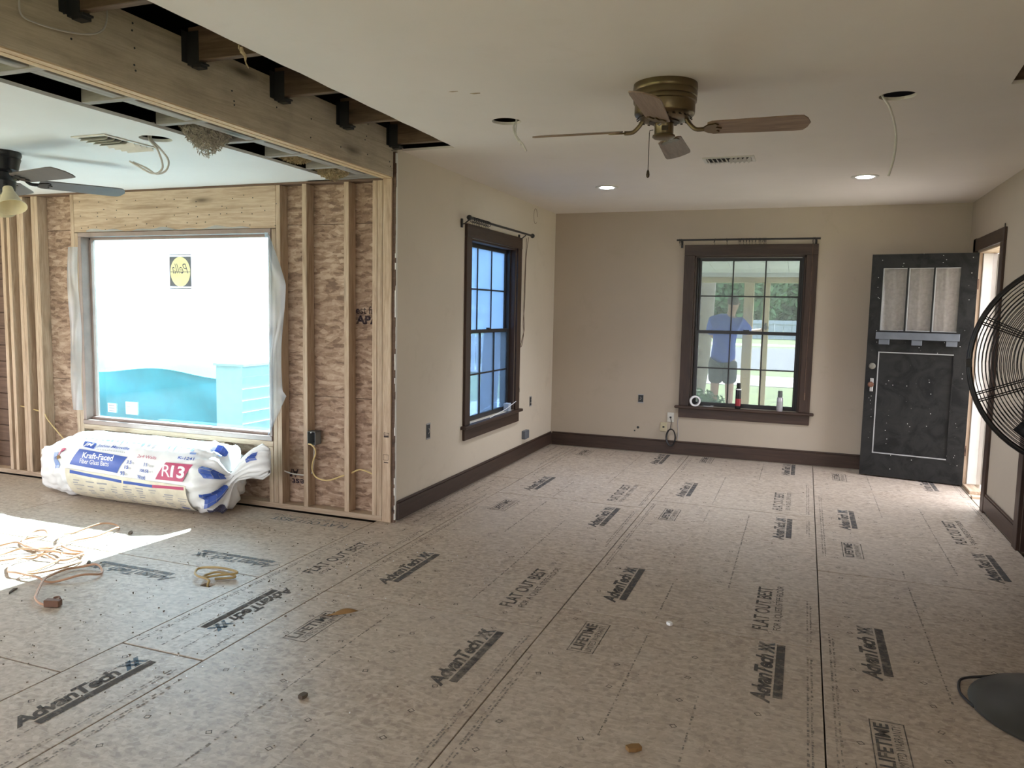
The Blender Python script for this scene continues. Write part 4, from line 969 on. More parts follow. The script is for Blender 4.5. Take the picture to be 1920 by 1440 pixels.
# ================================================================== INSULATION ROLL
bag = empty('insulation_bag', (-4.5, 4.38, 0), 'white plastic bag of rolled insulation batts lying under the big window', 'insulation bag')
BYc, BZc, BRr = 4.37, .253, .248
RINGS = [(-5.60, .012, .10, 4.34, .20), (-5.57, .03, .15, 4.33, .19), (-5.50, .05, .165, 4.33, .19), (-5.38, .10, .195, 4.34, .21), (-5.27, .165, .222, 4.35, .23), (-5.18, .215, .240, BYc, .246), (-5.10, .243, .247, BYc, BZc), (-4.8, BRr, BRr, BYc, BZc), (-4.5, BRr*1.01, BRr*1.01, BYc, BZc), (-4.2, BRr, BRr, BYc, BZc), (-3.98, .246, .247, BYc, BZc), (-3.90, .237, .240, BYc, BZc), (-3.83, .215, .222, BYc, .25),
         (-3.785, .175, .185, BYc-.005, .25), (-3.765, .12, .13, BYc-.01, .25), (-3.755, .07, .075, BYc-.012, .255), (-3.74, .042, .042, BYc-.012, .27), (-3.70, .04, .05, BYc-.01, .31), (-3.65, .05, .08, BYc, .35), (-3.58, .05, .105, BYc+.01, .385), (-3.51, .035, .115, BYc+.015, .40), (-3.46, .008, .09, BYc+.02, .405)]
NB = 72
def bag_ring(i, k):
    X, ry, rz, yc, zc = RINGS2[i]; a = 2*PI*k/NB
    c, s = math.cos(a), math.sin(a); e = .90
    y = -math.copysign(abs(c)**e, c); z = math.copysign(abs(s)**e, s)
    body = -5.12 < X < -3.96
    if body: w = 1+.006*math.sin(X*23+a*3)+.004*math.sin(a*7+X*11)
    else:
        amt = .10 if X > -3.9 else .055
        w = 1+amt*math.sin(a*11+X*9)*.6+amt*.6*math.sin(a*17-X*15)+.03*math.sin(X*40+a*2)
    P = Vector((X+(.0 if body else .012*math.sin(a*9+1)), yc+ry*y*w, zc+rz*z*w))
    P.z = max(P.z, .004); P.y = min(P.y, 4.628)
    return P
RINGS2 = []
for a, b in zip(RINGS, RINGS[1:]):
    n = max(1, int(abs(b[0]-a[0])/.03)+1)
    for k in range(n): t = k/n; RINGS2.append(tuple(a[i]+(b[i]-a[i])*t for i in range(5)))
RINGS2.append(RINGS[-1])
mb = MB(); mb.v = [tuple(bag_ring(i, k)) for i in range(len(RINGS2)) for k in range(NB)]
mb.f = [(i*NB+k, i*NB+(k+1) % NB, (i+1)*NB+(k+1) % NB, (i+1)*NB+k) for i in range(len(RINGS2)-1) for k in range(NB)]
mb.f += [tuple(range(NB))[::-1], tuple(range((len(RINGS2)-1)*NB, len(RINGS2)*NB))]
bag_body = mb.build('bag_body', M['bag'], bag, smooth=2)
def bagfn(off):
    def fn(X, phi):
        a = R(phi); c, s = math.cos(a), math.sin(a); e = .90
        y = -math.copysign(abs(c)**e, c); z = math.copysign(abs(s)**e, s); w = 1+.006*math.sin(X*23+a*3)+.004*math.sin(a*7+X*11)
        r_ = BRr*1.008
        P = Vector((X, BYc+r_*y*w, max(.006, BZc+r_*z*w))); nrm = Vector((0, y, z)).normalized()
        return P+nrm*off
    return fn
b1, b2, b3 = bagfn(.0035), bagfn(.0048), bagfn(.006)
def quad_patch(mbx, fn, c, nu=14, nv=10):      # c: four (X,phi) corners, tl tr br bl
    mbx.grid(lambda u, v: fn(*[(1-v)*((1-u)*c[0][i]+u*c[1][i])+v*((1-u)*c[3][i]+u*c[2][i]) for i in (0, 1)]), nu, nv)
def btext(mat, items, name, fn=b2):
    mbx = MB()
    for body, x0, x1, p0, p1, kw in items: put_text(mbx, body, fn, x0, x1, p0, p1, cut=8, **kw)
    return mbx.build(name, mat, bag_body)
mbx = MB(); quad_patch(mbx, b1, [(-5.09, 1), (-3.955, -3), (-3.955, -72), (-5.09, -72)], 16, 14); mbx.build('clear_window', M['bagcream'], bag_body)
mbx = MB(); quad_patch(mbx, b1, [(-4.985, 35), (-4.51, 30), (-4.575, 3), (-5.045, 7.5)]); mbx.build('print_block', M['pblue'], bag_body)
mbx = MB(); quad_patch(mbx, b1, [(-4.98, 51.5), (-4.86, 50), (-4.853, 37.5), (-4.965, 40)], 6, 4); mbx.build('print_block', M['pblue'], bag_body)
mbx = MB(); quad_patch(mbx, b2, [(-5.04, 0), (-4.537, -5.6), (-4.539, -10), (-5.043, -4.4)], 10, 2); mbx.build('print_bar', M['pblue'], bag_body)
mbx = MB(); quad_patch(mbx, b2, [(-4.52, -6.0), (-4.25, -6.6), (-4.253, -11), (-4.524, -10.5)], 8, 2); mbx.build('print_bar', M['pblue'], bag_body)
mbx = MB(); quad_patch(mbx, b2, [(-4.06, -46), (-3.99, -46), (-3.99, -53), (-4.06, -53)], 2, 2)
mbx.build('print_block', M['pblue'], bag_body)
mbx = MB(); quad_patch(mbx, b1, [(-4.147, 28), (-3.911, 29.5), (-3.977, 1.8), (-4.223, .8)]); mbx.build('print_block', M['pred'], bag_body, label='magenta printed block reading R13')
mbx = MB(); quad_patch(mbx, b2, [(-4.249, -6.6), (-3.968, -4.4), (-3.970, -8.9), (-4.253, -11)], 8, 2)
mbx.build('print_bar', M['pred'], bag_body)
btext(M['pwhite'], [('Kraft-Faced', -4.93, -4.63, 20, 30, dict(bold=.02)), ('Fiber Glass Batts', -4.945, -4.66, 11, 18.5, {}), ('R', -4.165, -4.09, 6, 24, {}), ('13', -4.085, -3.965, 6, 24.5, dict(bold=.03)), ('JM', -4.965, -4.875, 40, 49, dict(shear=.2, bold=.03))], 'print_white_lettering')
btext(M['pblue'], [('Johns Manville', -4.835, -4.53, 41.5, 48.5, dict(shear=.15, bold=.01)), ('K-1241', -4.06, -3.92, 36.5, 42, dict(bold=.02)), ('3.5', -4.50, -4.455, 19, 24.5, dict(bold=.02)), ('15', -4.51, -4.475, 10.5, 16, dict(bold=.02)), ('93', -4.545, -4.505, 1, 6.5, dict(bold=.02)),
                   ('11', -4.335, -4.31, 17.5, 23.5, dict(bold=.02)), ('106.56', -4.365, -4.285, 8.5, 13.5, dict(bold=.02)), ('Wood', -4.385, -4.315, -1, 4, dict(bold=.02))], 'print_blue_lettering')
btext(M['pgrey'], [('in', -4.45, -4.43, 19, 23, {}), ('in', -4.47, -4.45, 10.5, 14.5, {}), ('in', -4.50, -4.48, 1, 5, {}), ('Pieces', -4.30, -4.25, 17.5, 22, {}), ('sq ft', -4.28, -4.245, 8.5, 12.5, {}), ('a berkshire hathaway company'.replace('a berkshire hathaway company', 'insulation'), -4.82, -4.55, 36.5, 39.5, {})], 'print_grey_lettering')
btext(M['pred'], [('2x4 Walls', -4.42, -4.245, 31, 36.5, dict(shear=.1))], 'print_red_lettering')
btext(M['pblack'], [('K-1241', -4.13, -3.985, -63, -57, dict(bold=.03))], 'print_black_lettering')
mbx = MB(); random.seed(3)
for col in range(9):
    x0 = -5.03+col*.122
    for rw in range(9):
        p = -14-rw*4.6-col*.15
        if random.random() < .78: put_rect(mbx, b2, x0+random.uniform(0, .02), x0+random.uniform(.05, .105), p, p-random.uniform(1.1, 2.6), 2, 1)
mbx.build('print_fine_table', M['pgrey'], bag_body, kind='stuff')
mbx = MB()
for k in range(22):
    x0 = -5.0+k*.05; put_rect(mbx, b1, x0, x0+random.uniform(.01, .04), 56+random.uniform(-2, 3), 60+random.uniform(-1, 5), 2, 2)
for k in range(9):
    x0 = -4.95+k*.09; put_rect(mbx, b1, x0, x0+random.uniform(.03, .08), 66, 67.5, 2, 1)
put_rect(mbx, b1, -3.985, -3.93, 48, 52, 2, 2)
mbx.build('print_top_lines', M['pbluel'], bag_body, kind='stuff')
# printed badges on the crumpled end (right) and left flap
def end_patch(i0, i1, k0, k1, mat, nm):
    mbx = MB(); n = i1-i0
    for i in range(i0, i1):
        for k in range(k0, k1):
            q = [bag_ring(i, k), bag_ring(i, k+1), bag_ring(i+1, k+1), bag_ring(i+1, k)]
            c = sum(q, Vector())/4; nr = (q[2]-q[0]).cross(q[1]-q[3]).normalized()
            if nr.dot(Vector((0, -.6, .3))+Vector((1, 0, 0))*(1 if c.x > -4.5 else -1)) < 0: nr = -nr
            mbx.add([p+nr*.004 for p in q], [(0, 1, 2, 3)])
    mbx.build(nm, mat, bag_body)
def ri(x): return min(range(len(RINGS2)), key=lambda i: abs(RINGS2[i][0]-x))
i0 = ri(-3.86)
end_patch(i0, i0+5, 2, 6, M['pblue'], 'print_badge'); end_patch(i0, i0+5, NB-8, NB-3, M['pblue'], 'print_badge'); end_patch(i0-1, i0+3, NB-16, NB-12, M['pblack'], 'print_badge'); end_patch(ri(-3.60), ri(-3.53), 2, 9, M['pblue'], 'print_badge'); end_patch(i0-1, i0+3, 13, 17, M['pblue'], 'print_badge')
end_patch(ri(-5.30), ri(-5.24), 0, 6, M['pbluel'], 'print_badge'); end_patch(ri(-5.20), ri(-5.15), 4, 7, M['pred'], 'print_badge')
end_patch(ri(-5.26), ri(-5.16), 3, 4, M['chip'], 'torn_hole')

# ================================================================== SMALL THINGS ON THE BACK WINDOW STOOL
SZ = BW[2]-.0005
def can(x, y, r, h, cap_h, mats, label, band=None, name='aerosol_can', nozzle=True):
    e = empty(name, (x, y, SZ), label, 'can'); T = Matrix.Translation((x, y, SZ))
    body_h = h-cap_h
    MB().lathe([(r*.9, 0), (r, .004), (r, body_h-.018), (r*.9, body_h-.006), (r*.62, body_h)], T, 24).build('can_body', mats[0], e, smooth=True)
    MB().lathe([(r*.62, body_h), (r*.75, body_h+.002), (r*.72, h-.004), (r*.6, h)], T, 24).build('cap', mats[1], e, smooth=True)
    if band:
        for a, b, mt in band: MB().lathe([(r+.0006, a), (r+.0006, b)], T, 24, cap=False).build('label_band', mt, e, smooth=True)
    return e
can(-.602, YB-.012, .028, .265, .05, (M['blacksatin'], M['fanblack']), 'tall black can with a red label on the back window stool', [(.03, .105, plain('can_red', (.30, .02, .03), .4)), (.195, .207, M['pwhite'])])
can(-.198, YB-.012, .030, .205, .06, (plain('can_silver', (.50, .48, .52), .35, .3), plain('can_cap_grey', (.10, .11, .11), .5)), 'short silver spray can with dark cap on the back window stool', [(.03, .10, M['pgrey'])])
tp = empty('tape_roll', (-1.033, YB-.02, SZ), 'white roll of tape standing on edge at the left of the back window stool', 'tape')
Tm = Matrix.Translation((-1.033, YB-.02, SZ+.056)) @ Matrix.Rotation(R(25), 4, 'Z') @ Matrix.Rotation(PI/2, 4, 'X')
MB().lathe([(.056, -.014), (.056, .014), (.041, .014), (.041, -.014), (.056, -.014)], Tm, 36, cap=False).build('tape', M['pwhite'], tp, smooth=True)
MB().lathe([(.0408, -.015), (.0408, .015), (.037, .015), (.037, -.015), (.0408, -.015)], Tm, 36, cap=False).build('tape_core', M['pgrey'], tp, smooth=True)
MB().obox((-.90, YB+.01, SZ+.005), (.10, .02, .008), Matrix.Rotation(.06, 4, 'Z')).obox((-.86, YB+.008, SZ+.012), (.03, .016, .006)).build('paint_scraper', M['pgrey'], label='thin grey tool lying by the tape on the back window stool', cat='tool')
# small things on the side window stool
MB().obox((XL-.01, 6.83, SZ+.04), (.05, .07, .075)).obox((XL+.016, 6.83, SZ+.05), (.003, .03, .035)).build('parts_box', M['fencewhite'], label='small pale blue carton at the right of the side window stool', cat='box', bevel=.003)
MB().tube([(XL+.03, 6.30, SZ+.006), (XL+.03, 6.7, SZ+.04), (XL+.03, 6.96, SZ+.085)], .003, 5).build('thin_rod', M['pwhite'], label='thin white rod leaning over the carton on the side window stool', cat='rod')

# ---------------- wall boxes and plates
def wall_box(at, s, z, w, h, label, name='outlet_box'):
    e = empty(name, at(s, 0, z-h/2), label, 'outlet')
    def bx(a0, a1, d0, d1, b0, b1, nm, m):
        p = [at(a, d, b) for a in (a0, a1) for d in (d0, d1) for b in (b0, b1)]
        lo = [min(q[i] for q in p) for i in range(3)]; hi = [max(q[i] for q in p) for i in range(3)]
        return MB().box(lo[0], hi[0], lo[1], hi[1], lo[2], hi[2]).build(nm, m, e)
    bx(s-w/2, s+w/2, -.003, -.0005, z-h/2, z+h/2, 'box_mouth', M['boxdark'])
    bx(s-w/2-.004, s+w/2+.004, -.004, -.001, z+h/2, z+h/2+.01, 'box_ear', M['pgrey']); bx(s-w/2-.004, s+w/2+.004, -.004, -.001, z-h/2-.01, z-h/2, 'box_ear', M['pgrey'])
    p = [at(s-w*.2, -.006, z-h*.2), at(s+w*.1, -.012, z), at(s-w*.05, -.008, z+h*.25)]
    MB().tube(p, .002, 5, smooth=4).build('wire_end', M['romexwhite'], e)
    return e
atB = lambda s, d, z: Vector((s, YB+d, z)); atL = lambda s, d, z: Vector((XL-d, s, z))
wall_box(atB, -1.605, .575, .055, .075, 'open dark outlet box on the back wall left of the window')
wall_box(atL, 5.15, .575, .06, .10, 'open dark outlet box on the left wall before the side window')
wall_box(atL, 7.465, .56, .055, .085, 'open dark outlet box on the left wall beyond the side window')
bb = MB().box(XL, XL+.04, 7.22, 7.34, .20, .285).build('phone_box', M['greyblue'], label='small blue-grey box above the left baseboard near the corner', cat='box', bevel=.004)
def plate_(x0, x1, z0, z1, label, mat, name='wall_plate'):
    e = empty(name, ((x0+x1)/2, YB, z0), label, 'wall plate')
    MB().box(x0, x1, YB-.007, YB-.0005, z0, z1).build('plate', mat, e, bevel=.002)
    MB().box((x0+x1)/2-.010, (x0+x1)/2+.010, YB-.010, YB-.0072, (z0+z1)/2-.008, (z0+z1)/2+.008).build('jack', M['boxdark'], e)
plate_(-1.315, -1.245, .345, .445, 'white cable plate with a dark cord below the back window', M['ventwhite'])
plate_(-1.385, -1.317, .24, .335, 'almond phone plate lower left of the white plate', M['almond'])
cc = MB(); cc.tube([(-1.28, YB-.011, .395), (-1.268, YB-.03, .35), (-1.272, YB-.03, .30), (-1.275, YB-.03, .27)], .004, 5, smooth=4)
for k in range(4):
    cc.tube([Vector((-1.265+(.042+.003*k)*math.sin(2*PI*i/20), YB-.030-.004*k, .185+(.085+.002*k)*math.cos(2*PI*i/20))) for i in range(20)], .0045, 5, closed=True)
cc.build('coiled_cable', M['blackcord'], label='black cable coil hanging from the white plate over the back baseboard', cat='cable')
MB().tube([(-1.20, YB-.003, .40), (-1.205, YB-.003, .33), (-1.195, YB-.003, .25), (-1.20, YB-.003, .16)], .0025, 5, smooth=4).build('thin_wire', M['pgrey'], label='thin grey wire on the wall right of the cable coil', cat='wire')
for i, (x, z, r_) in enumerate(((-1.625, .262, .014), (-1.66, .225, .009))):
    MB().lathe([(r_, 0), (r_*.9, .0012)], Matrix.Translation((x, YB-.0008, z)) @ Matrix.Rotation(PI/2, 4, 'X'), 10).build('wall_hole', M['boxdark'], label=('larger round hole low in the back wall', 'smaller round hole low in the back wall')[i], cat='hole')
cr = MB(); cr.tube([Vector((XL+.001, 7.50+.055*math.cos(2*PI*i/24), 2.44+.075*math.sin(2*PI*i/24))) for i in range(22)], .002, 4)
cr.build('drawn_circle', M['oldboard'], label='brown circle drawn high on the left wall near the corner', cat='mark')
MB().tube([(XL+.001, 7.05, .76), (XL+.02, 7.06, .74), (XL+.02, 7.07, .71), (XL+.012, 7.09, .69), (XL+.008, 7.08, .725)], .004, 5, smooth=4).build('wall_hook', M['steel'], label='small dark hook on the wall right of the side window casing', cat='hook')

# ================================================================== CORDS AND SCRAPS ON THE FLOOR
CA = [(-3.409,2.634),(-3.45,2.627),(-3.513,2.652),(-3.588,2.718),(-3.702,2.844),(-3.741,2.914),(-3.755,3.025),(-3.724,3.092),(-3.655,3.13),(-3.58,3.102),(-3.535,3.043),(-3.572,2.963),(-3.673,2.869),(-3.773,2.862),(-3.896,2.87),(-3.911,2.969),(-3.916,3.09),(-3.966,3.169),(-4.072,3.226),(-4.167,3.214),(-4.283,3.162),(-4.322,3.099),(-4.34,3.001),(-4.456,3.039),(-4.505,3.141),(-4.462,3.192),(-4.426,3.241),(-4.288,3.222),(-4.153,3.252),(-4.171,3.315),(-4.03,3.276),(-3.921,3.279),(-3.882,3.206),(-3.897,3.141),(-3.965,3.125),(-4.057,3.128),(-4.108,3.098),(-4.134,3.05),(-4.111,2.975),(-4.041,2.897),(-3.943,2.863),(-3.859,2.893),(-3.802,3.017),(-3.796,3.129),(-3.836,3.212),(-3.913,3.252),(-3.982,3.236),(-4.073,3.188),(-4.264,3.218),(-4.443,3.283),(-4.418,3.362),(-4.445,3.454),(-4.513,3.486),(-4.551,3.424),(-4.43,3.272),(-4.218,3.207),(-4.142,3.272),(-4.175,3.421),(-4.144,3.555),(-4.129,3.689),(-4.163,3.749),(-4.238,3.782),(-4.31,3.729),(-4.352,3.569),(-4.329,3.454),(-4.159,3.296),(-4.13,3.185),(-4.172,3.033),(-4.223,2.939),(-4.236,2.865)]
ec = empty('extension_cord', (-3.9, 3.1, 0), 'tan extension cord sprawled in loops in the sun patch', 'cord')
MB().tube([(x, y, .007+.006*(i % 3)+(.012*math.sin(i*1.3)**2 if i > 2 else 0)) for i, (x, y) in enumerate(CA)], .0065, 6, smooth=6).build('cable', M['cordtan'], ec, smooth=2)
pg_ = MB(); pg_.obox((-3.385, 2.645, .019), (.075, .036, .034), Matrix.Rotation(.35, 4, 'Z')); pg_.tube([(-3.40, 2.66, .036), (-3.38, 2.675, .04), (-3.36, 2.665, .036)], .006, 6, smooth=3)
pg_.build('plug_end', M['plugbrown'], ec, bevel=.004)
CBp = [(-2.912,3.175,-.018),(-2.912,3.178,.004),(-2.927,3.199,.02),(-3.005,3.204,.03),(-3.061,3.247,.03),(-3.071,3.298,.035),(-2.959,3.306,.05),(-2.866,3.325,.04),(-2.833,3.307,.035),(-2.907,3.255,.03),(-2.959,3.215,.025),(-2.992,3.236,.02),(-2.95,3.290,.03),(-2.86,3.315,.018),(-2.85,3.30,.010),(-2.93,3.25,.008)]
MB().tube(CBp, .0065, 6, smooth=6).build('wire_bundle', M['cordold'], label='dull yellow wire folded beside a small square floor cutout', cat='wire')
def scrap(name, x, y, pts, mat, label, h=.012, cat='scrap'):
    a = random.uniform(0, 6); m = Matrix.Translation((x, y, .0015)) @ Matrix.Rotation(a, 4, 'Z')
    MB().prism(pts, h, m).build(name, mat, label=label, cat=cat, bevel=.001)
chipp = [(-.016, -.012), (.002, -.015), (.018, -.009), (.015, .012), (-.002, .015), (-.018, .008)]
scrap('wood_chip', -.474, 2.509, [(x*1.5, y*1.1) for x, y in chipp], M['chip'], 'orange-brown wood chip alone at the bottom centre of the floor', .015)
scrap('wood_chip', -1.726, 2.374, chipp, M['dirt'], 'dark wood chip on the floor below the left LIFETIME print', .013)
scrap('white_crumb', -.536, 3.632, [(x*.8, y*.8) for x, y in chipp], M['pwhite'], 'white plaster crumb on the panel seam right of the middle LIFETIME box', .014)
scrap('bark_scrap', -4.032, 3.719, [(-.03, -.01), (0, -.012), (.03, -.004), (.02, .01), (-.02, .012)], M['dirt'], 'dark scrap on the floor right of the long cord loop', .01)
scrap('bark_scrap', -3.774, 3.184, [(-.03, -.008), (.0, -.01), (.035, 0), (.02, .008), (-.02, .01)], M['dirt'], 'dark scrap on the floor beside the middle cord loops', .01)
scrap('bark_scrap', -3.747, 2.70, [(-.04, -.004), (.0, -.006), (.04, -.012), (.035, .006), (-.02, .004)], M['dirt'], 'dark splinter on the floor left of the cord plug', .008)
def curl(u, v): return Vector((-2.10+.12*u+.02*v, 3.07+.03*v+.045*u, .004+.025*math.sin(u*PI)*v+.018*u*u))
MB().grid(curl, 12, 4).build('paper_strip', M['chip'], label='curled brown strip on the floor at the left LIFETIME print', cat='scrap', solid=.001, smooth=2)
db = MB(); random.seed(11)
for i in range(430):
    x = random.gauss(-2.9, .55) if i < 300 else random.uniform(-4.6, 1.2); y = random.uniform(2.0, 4.4) if i < 300 else random.uniform(2.0, 7.9)
    if x > XL-.1 or y < 4.5:
        if any((x-a)**2+(y-b)**2 < .0025 for a, b in CA+[c[:2] for c in CBp]+[c[:2] for c in pc_]) or (x-PB.x)**2+(y-PB.y)**2 < .14: continue
        s = random.uniform(.0012, .0038); db.obox((x, y, s*.5+.0008), (s*random.uniform(1, 3), s*1.3, s), Matrix.Rotation(random.uniform(0, 3), 4, 'Z'))
db.build('debris_crumbs', M['dirt'], label='tiny dark crumbs scattered over the subfloor', cat='debris', kind='stuff')
db = MB()
for i in range(90):
    x = random.gauss(-2.35, .35); y = random.uniform(2.2, 4.2); s = random.uniform(.002, .004); db.obox((x, y, s*.5+.0008), (s, s*1.4, s), Matrix.Rotation(random.uniform(0, 3), 4, 'Z'))
db.build('plaster_crumbs', M['pwhite'], label='tiny white crumbs scattered along the strip between the rooms', cat='debris', kind='stuff')

# ================================================================== OUTSIDE
GZ = -.15
lawn = MB().box(-60, 40, 8.4, 90, GZ-.3, GZ).box(-60, -2.78, 4.8, 8.4, GZ-.3, GZ).box(1.55, 40, -10, 8.4, GZ-.3, GZ).box(-60, -10.75, -30, 4.8, GZ-.3, GZ).box(-10.75, 1.55, -30, -2.75, GZ-.3, GZ)
lawn.build('ground', M['grass'], label='sunlit green lawn outside the windows', cat='lawn', kind='structure')
MB().box(-30, -2.9, 4.85, 11, GZ, GZ+.02).build('patio', M['concrete'], label='pale concrete patio outside the big window', cat='patio', kind='structure')
MB().box(1.6, 6, 5.5, 10.5, GZ, GZ+.03).build('door_step', M['concrete'], label='pale concrete slab outside the front door', cat='step', kind='structure')
MB().box(-40, 20, 18.5, 21.5, GZ, GZ+.012).build('sidewalk', M['concrete'], label='white concrete sidewalk beyond the porch', cat='sidewalk', kind='structure')
MB().box(-40, 20, 24, 40, GZ, GZ+.01).build('street', M['asphalt'], label='grey-mauve street beyond the sidewalk', cat='street', kind='structure')
MB().box(-40, 20, 42, 45, GZ, GZ+.012).build('sidewalk', M['concrete'], label='far white sidewalk across the street', cat='sidewalk', kind='structure')
MB().box(.1, 1.2, 13.5, 18.5, GZ, GZ+.012).box(-2, 1.2, 12.6, 13.4, GZ, GZ+.012).build('walkway', M['concrete'], label='white walkway curving over the lawn right of the posts', cat='walkway', kind='structure')
# porch
pr = empty('porch_roof', (-1, 10.2, 2.0), 'grey beadboard porch roof with a yellow lumber header outside the back window', 'porch')
for i in range(34):
    x = -5+i*.25
    m = Matrix.Rotation(R(-4.2), 4, 'X')
    MB().obox((x+.125, 10.15, 2.22), (.246, 3.55, .02), m).build('ceiling_board', M['porchwhite'], pr)
MB().box(-5.2, 3.7, 8.35, 12.4, 2.5, 2.58).build('roof_deck', M['rooftimber'], pr)
MB().box(-5, 3.5, 11.75, 11.80, 2.035, 2.12).build('trim_board', M['porchwhite'], pr)
MB().box(-5, 3.5, 11.85, 12.0, 1.955, 2.05).build('header', M['newpineX'], pr); MB().box(-5, 3.5, 11.95, 12.3, 2.05, 2.5).build('fascia', M['porchwhite'], pr)
MB().box(-5, 3.5, 8.36, 12.1, GZ, GZ+.14).build('porch_slab', M['concrete'], pr)
for x0, x1, y0, y1, lb in ((-.855, -.72, 11.80, 11.94, 'thick raw wooden porch post behind the foam can'), (-.59, -.50, 11.86, 11.95, 'thin raw wooden porch post held by the gloved hand')):
    e = empty('porch_post', ((x0+x1)/2, (y0+y1)/2, GZ+.14), lb, 'post'); MB().box(x0, x1, y0, y1, GZ+.14, 1.954).build('post_shaft', M['newpine'], e, bevel=.006)
    MB().box(x0-.01, x1+.01, y0-.01, y1+.01, GZ+.14, GZ+.18).build('post_foot', M['steel'], e)
def tree_trunk(base, top, r0_, r1_, name, mat):
    pts = [Vector(base).lerp(Vector(top), t/8)+Vector((.03*math.sin(t*1.3), .03*math.cos(t), 0)) for t in range(9)]
    return MB().tube(pts, [r0_+(r1_-r0_)*t/8 for t in range(9)], 14)
def leaves(mb, c, rad, n, size, seed):
    rnd = random.Random(seed); c = Vector(c)
    for i in range(n):
        d = Vector((rnd.gauss(0, 1), rnd.gauss(0, 1), rnd.gauss(0, 1))).normalized()*rnd.uniform(.55, 1)
        p = c+Vector((d.x*rad[0], d.y*rad[1], d.z*rad[2]))
        a = Vector((rnd.gauss(0, 1), rnd.gauss(0, 1), rnd.gauss(0, 1))).normalized()*size*rnd.uniform(.6, 1.3); b = a.orthogonal().normalized()*size*.45
        mb.add([p-a, p+b, p+a, p-b], [(0, 1, 2, 3)])
    return mb
def tree(x, y, h, rad, label, mat='leaf', seed=1, n=6500, size=.42):
    e = empty('tree', (x, y, GZ), label, 'tree', 'trees across the street')
    tree_trunk((x, y, GZ), (x+.2, y, h*.7), .28, .16, 'trunk', 0).build('trunk', M['bark'], e, smooth=True)
    leaves(MB(), (x, y, h*.52), rad, n, size, seed).build('canopy', M[mat], e)
for i, (x, y, h, rd, lb, mt) in enumerate([(-11.6, 75, 9, (3.6, 3, 4.8), 'bushy tree across the street, leftmost in the back window', 'leaf'), (-5.4, 66, 8, (3.9, 2.8, 4.6), 'bushy tree across the street behind the thin porch post', 'leafdark'), (.2, 74, 9, (4.6, 3, 5.2), 'bushy tree across the street, rightmost in the back window', 'leafdark')]):
    tree(x, y, h, rd, lb, mt, i+1)
e = empty('oak_tree', (-1.75, 13.6, GZ), 'big grey tree trunk leaning right, left in the back window', 'tree')
tree_trunk((-1.80, 13.6, GZ), (-1.42, 13.7, 5.5), .20, .26, 'trunk', 0).build('trunk', M['bark'], e, smooth=True)
leaves(MB(), (-1.6, 14, 5.8), (3.2, 2.0, 1.6), 2600, .14, 9).build('canopy', M['leaf'], e)
fen = empty('metal_fence', (-4, 55, GZ), 'pale blue ribbed metal fence across the street', 'fence')
for i in range(40):
    x = -14+i*.55
    MB().box(x, x+.53, 55, 55.06, GZ, 1.12).build('fence_panel', M['fencewhite'], fen)
MB().box(-14, 8, 54.94, 55, .85, .95).build('fence_rail', M['fencewhite'], fen)
bd = empty('garage', (-8.4, 58, GZ), 'small white garage behind the fence, left in the back window', 'building')
MB().box(-9.5, -6.8, 58, 61, GZ, 2.3).build('garage_wall', M['fencewhite'], bd); MB().prism([(-1.55, 0), (1.55, 0), (1.3, .75), (-1.3, .75)], 3.4, Matrix.Translation((-8.15, 61.2, 2.3)) @ Matrix.Rotation(PI/2, 4, 'X')).build('garage_roof', M['concrete'], bd)
sb = empty('shrub', (-1.45, 11.0, GZ+.05), 'low dark green shrub at the lower left of the back window', 'shrub')
leaves(leaves(MB(), (-1.35, 11.0, .12), (.45, .3, .33), 1500, .035, 5), (-1.7, 11.1, .05), (.4, .3, .3), 900, .035, 6).build('foliage', M['leafdark'], sb)
MB().tube([(-1.45, 11, GZ+.05), (-1.42, 11, .1), (-1.4, 11, .25)], .015, 6).build('stem', M['bark'], sb)
# seen through the left-wall window
for i, (x, lb) in enumerate(((-4.45, 'pale grey-blue sheet leaning outside the left pane column'), (-3.93, 'pale grey-blue sheet leaning outside the right pane column'))):
    MB().obox((x, 9.6, .72), (.25, .03, 1.7), Matrix.Rotation(R(-8), 4, 'X')).build('leaning_sheet', M['fencewhite'], label=lb, cat='sheet')
pk = empty('picket_fence', (-8, 19, GZ), 'white picket fence across the lawn outside the side window', 'fence')
for i in range(46): MB().box(-11.5+i*.15, -11.4+i*.15, 19, 19.03, GZ, .82).build('picket', M['sidingwhite'], pk)
MB().box(-11.5, -4.6, 19.03, 19.07, .5, .58).build('fence_rail', M['sidingwhite'], pk)
e = empty('yard_tree', (-10.5, 27, GZ), 'light green tree beyond the picket fence', 'tree'); tree_trunk((-10.5, 27, GZ), (-10.4, 27, 3.4), .22, .14, 't', 0).build('trunk', M['bark'], e, smooth=True)
leaves(MB(), (-10.5, 27, 3.4), (4.5, 2.5, 2.6), 2600, .2, 14).build('canopy', M['leaf'], e)
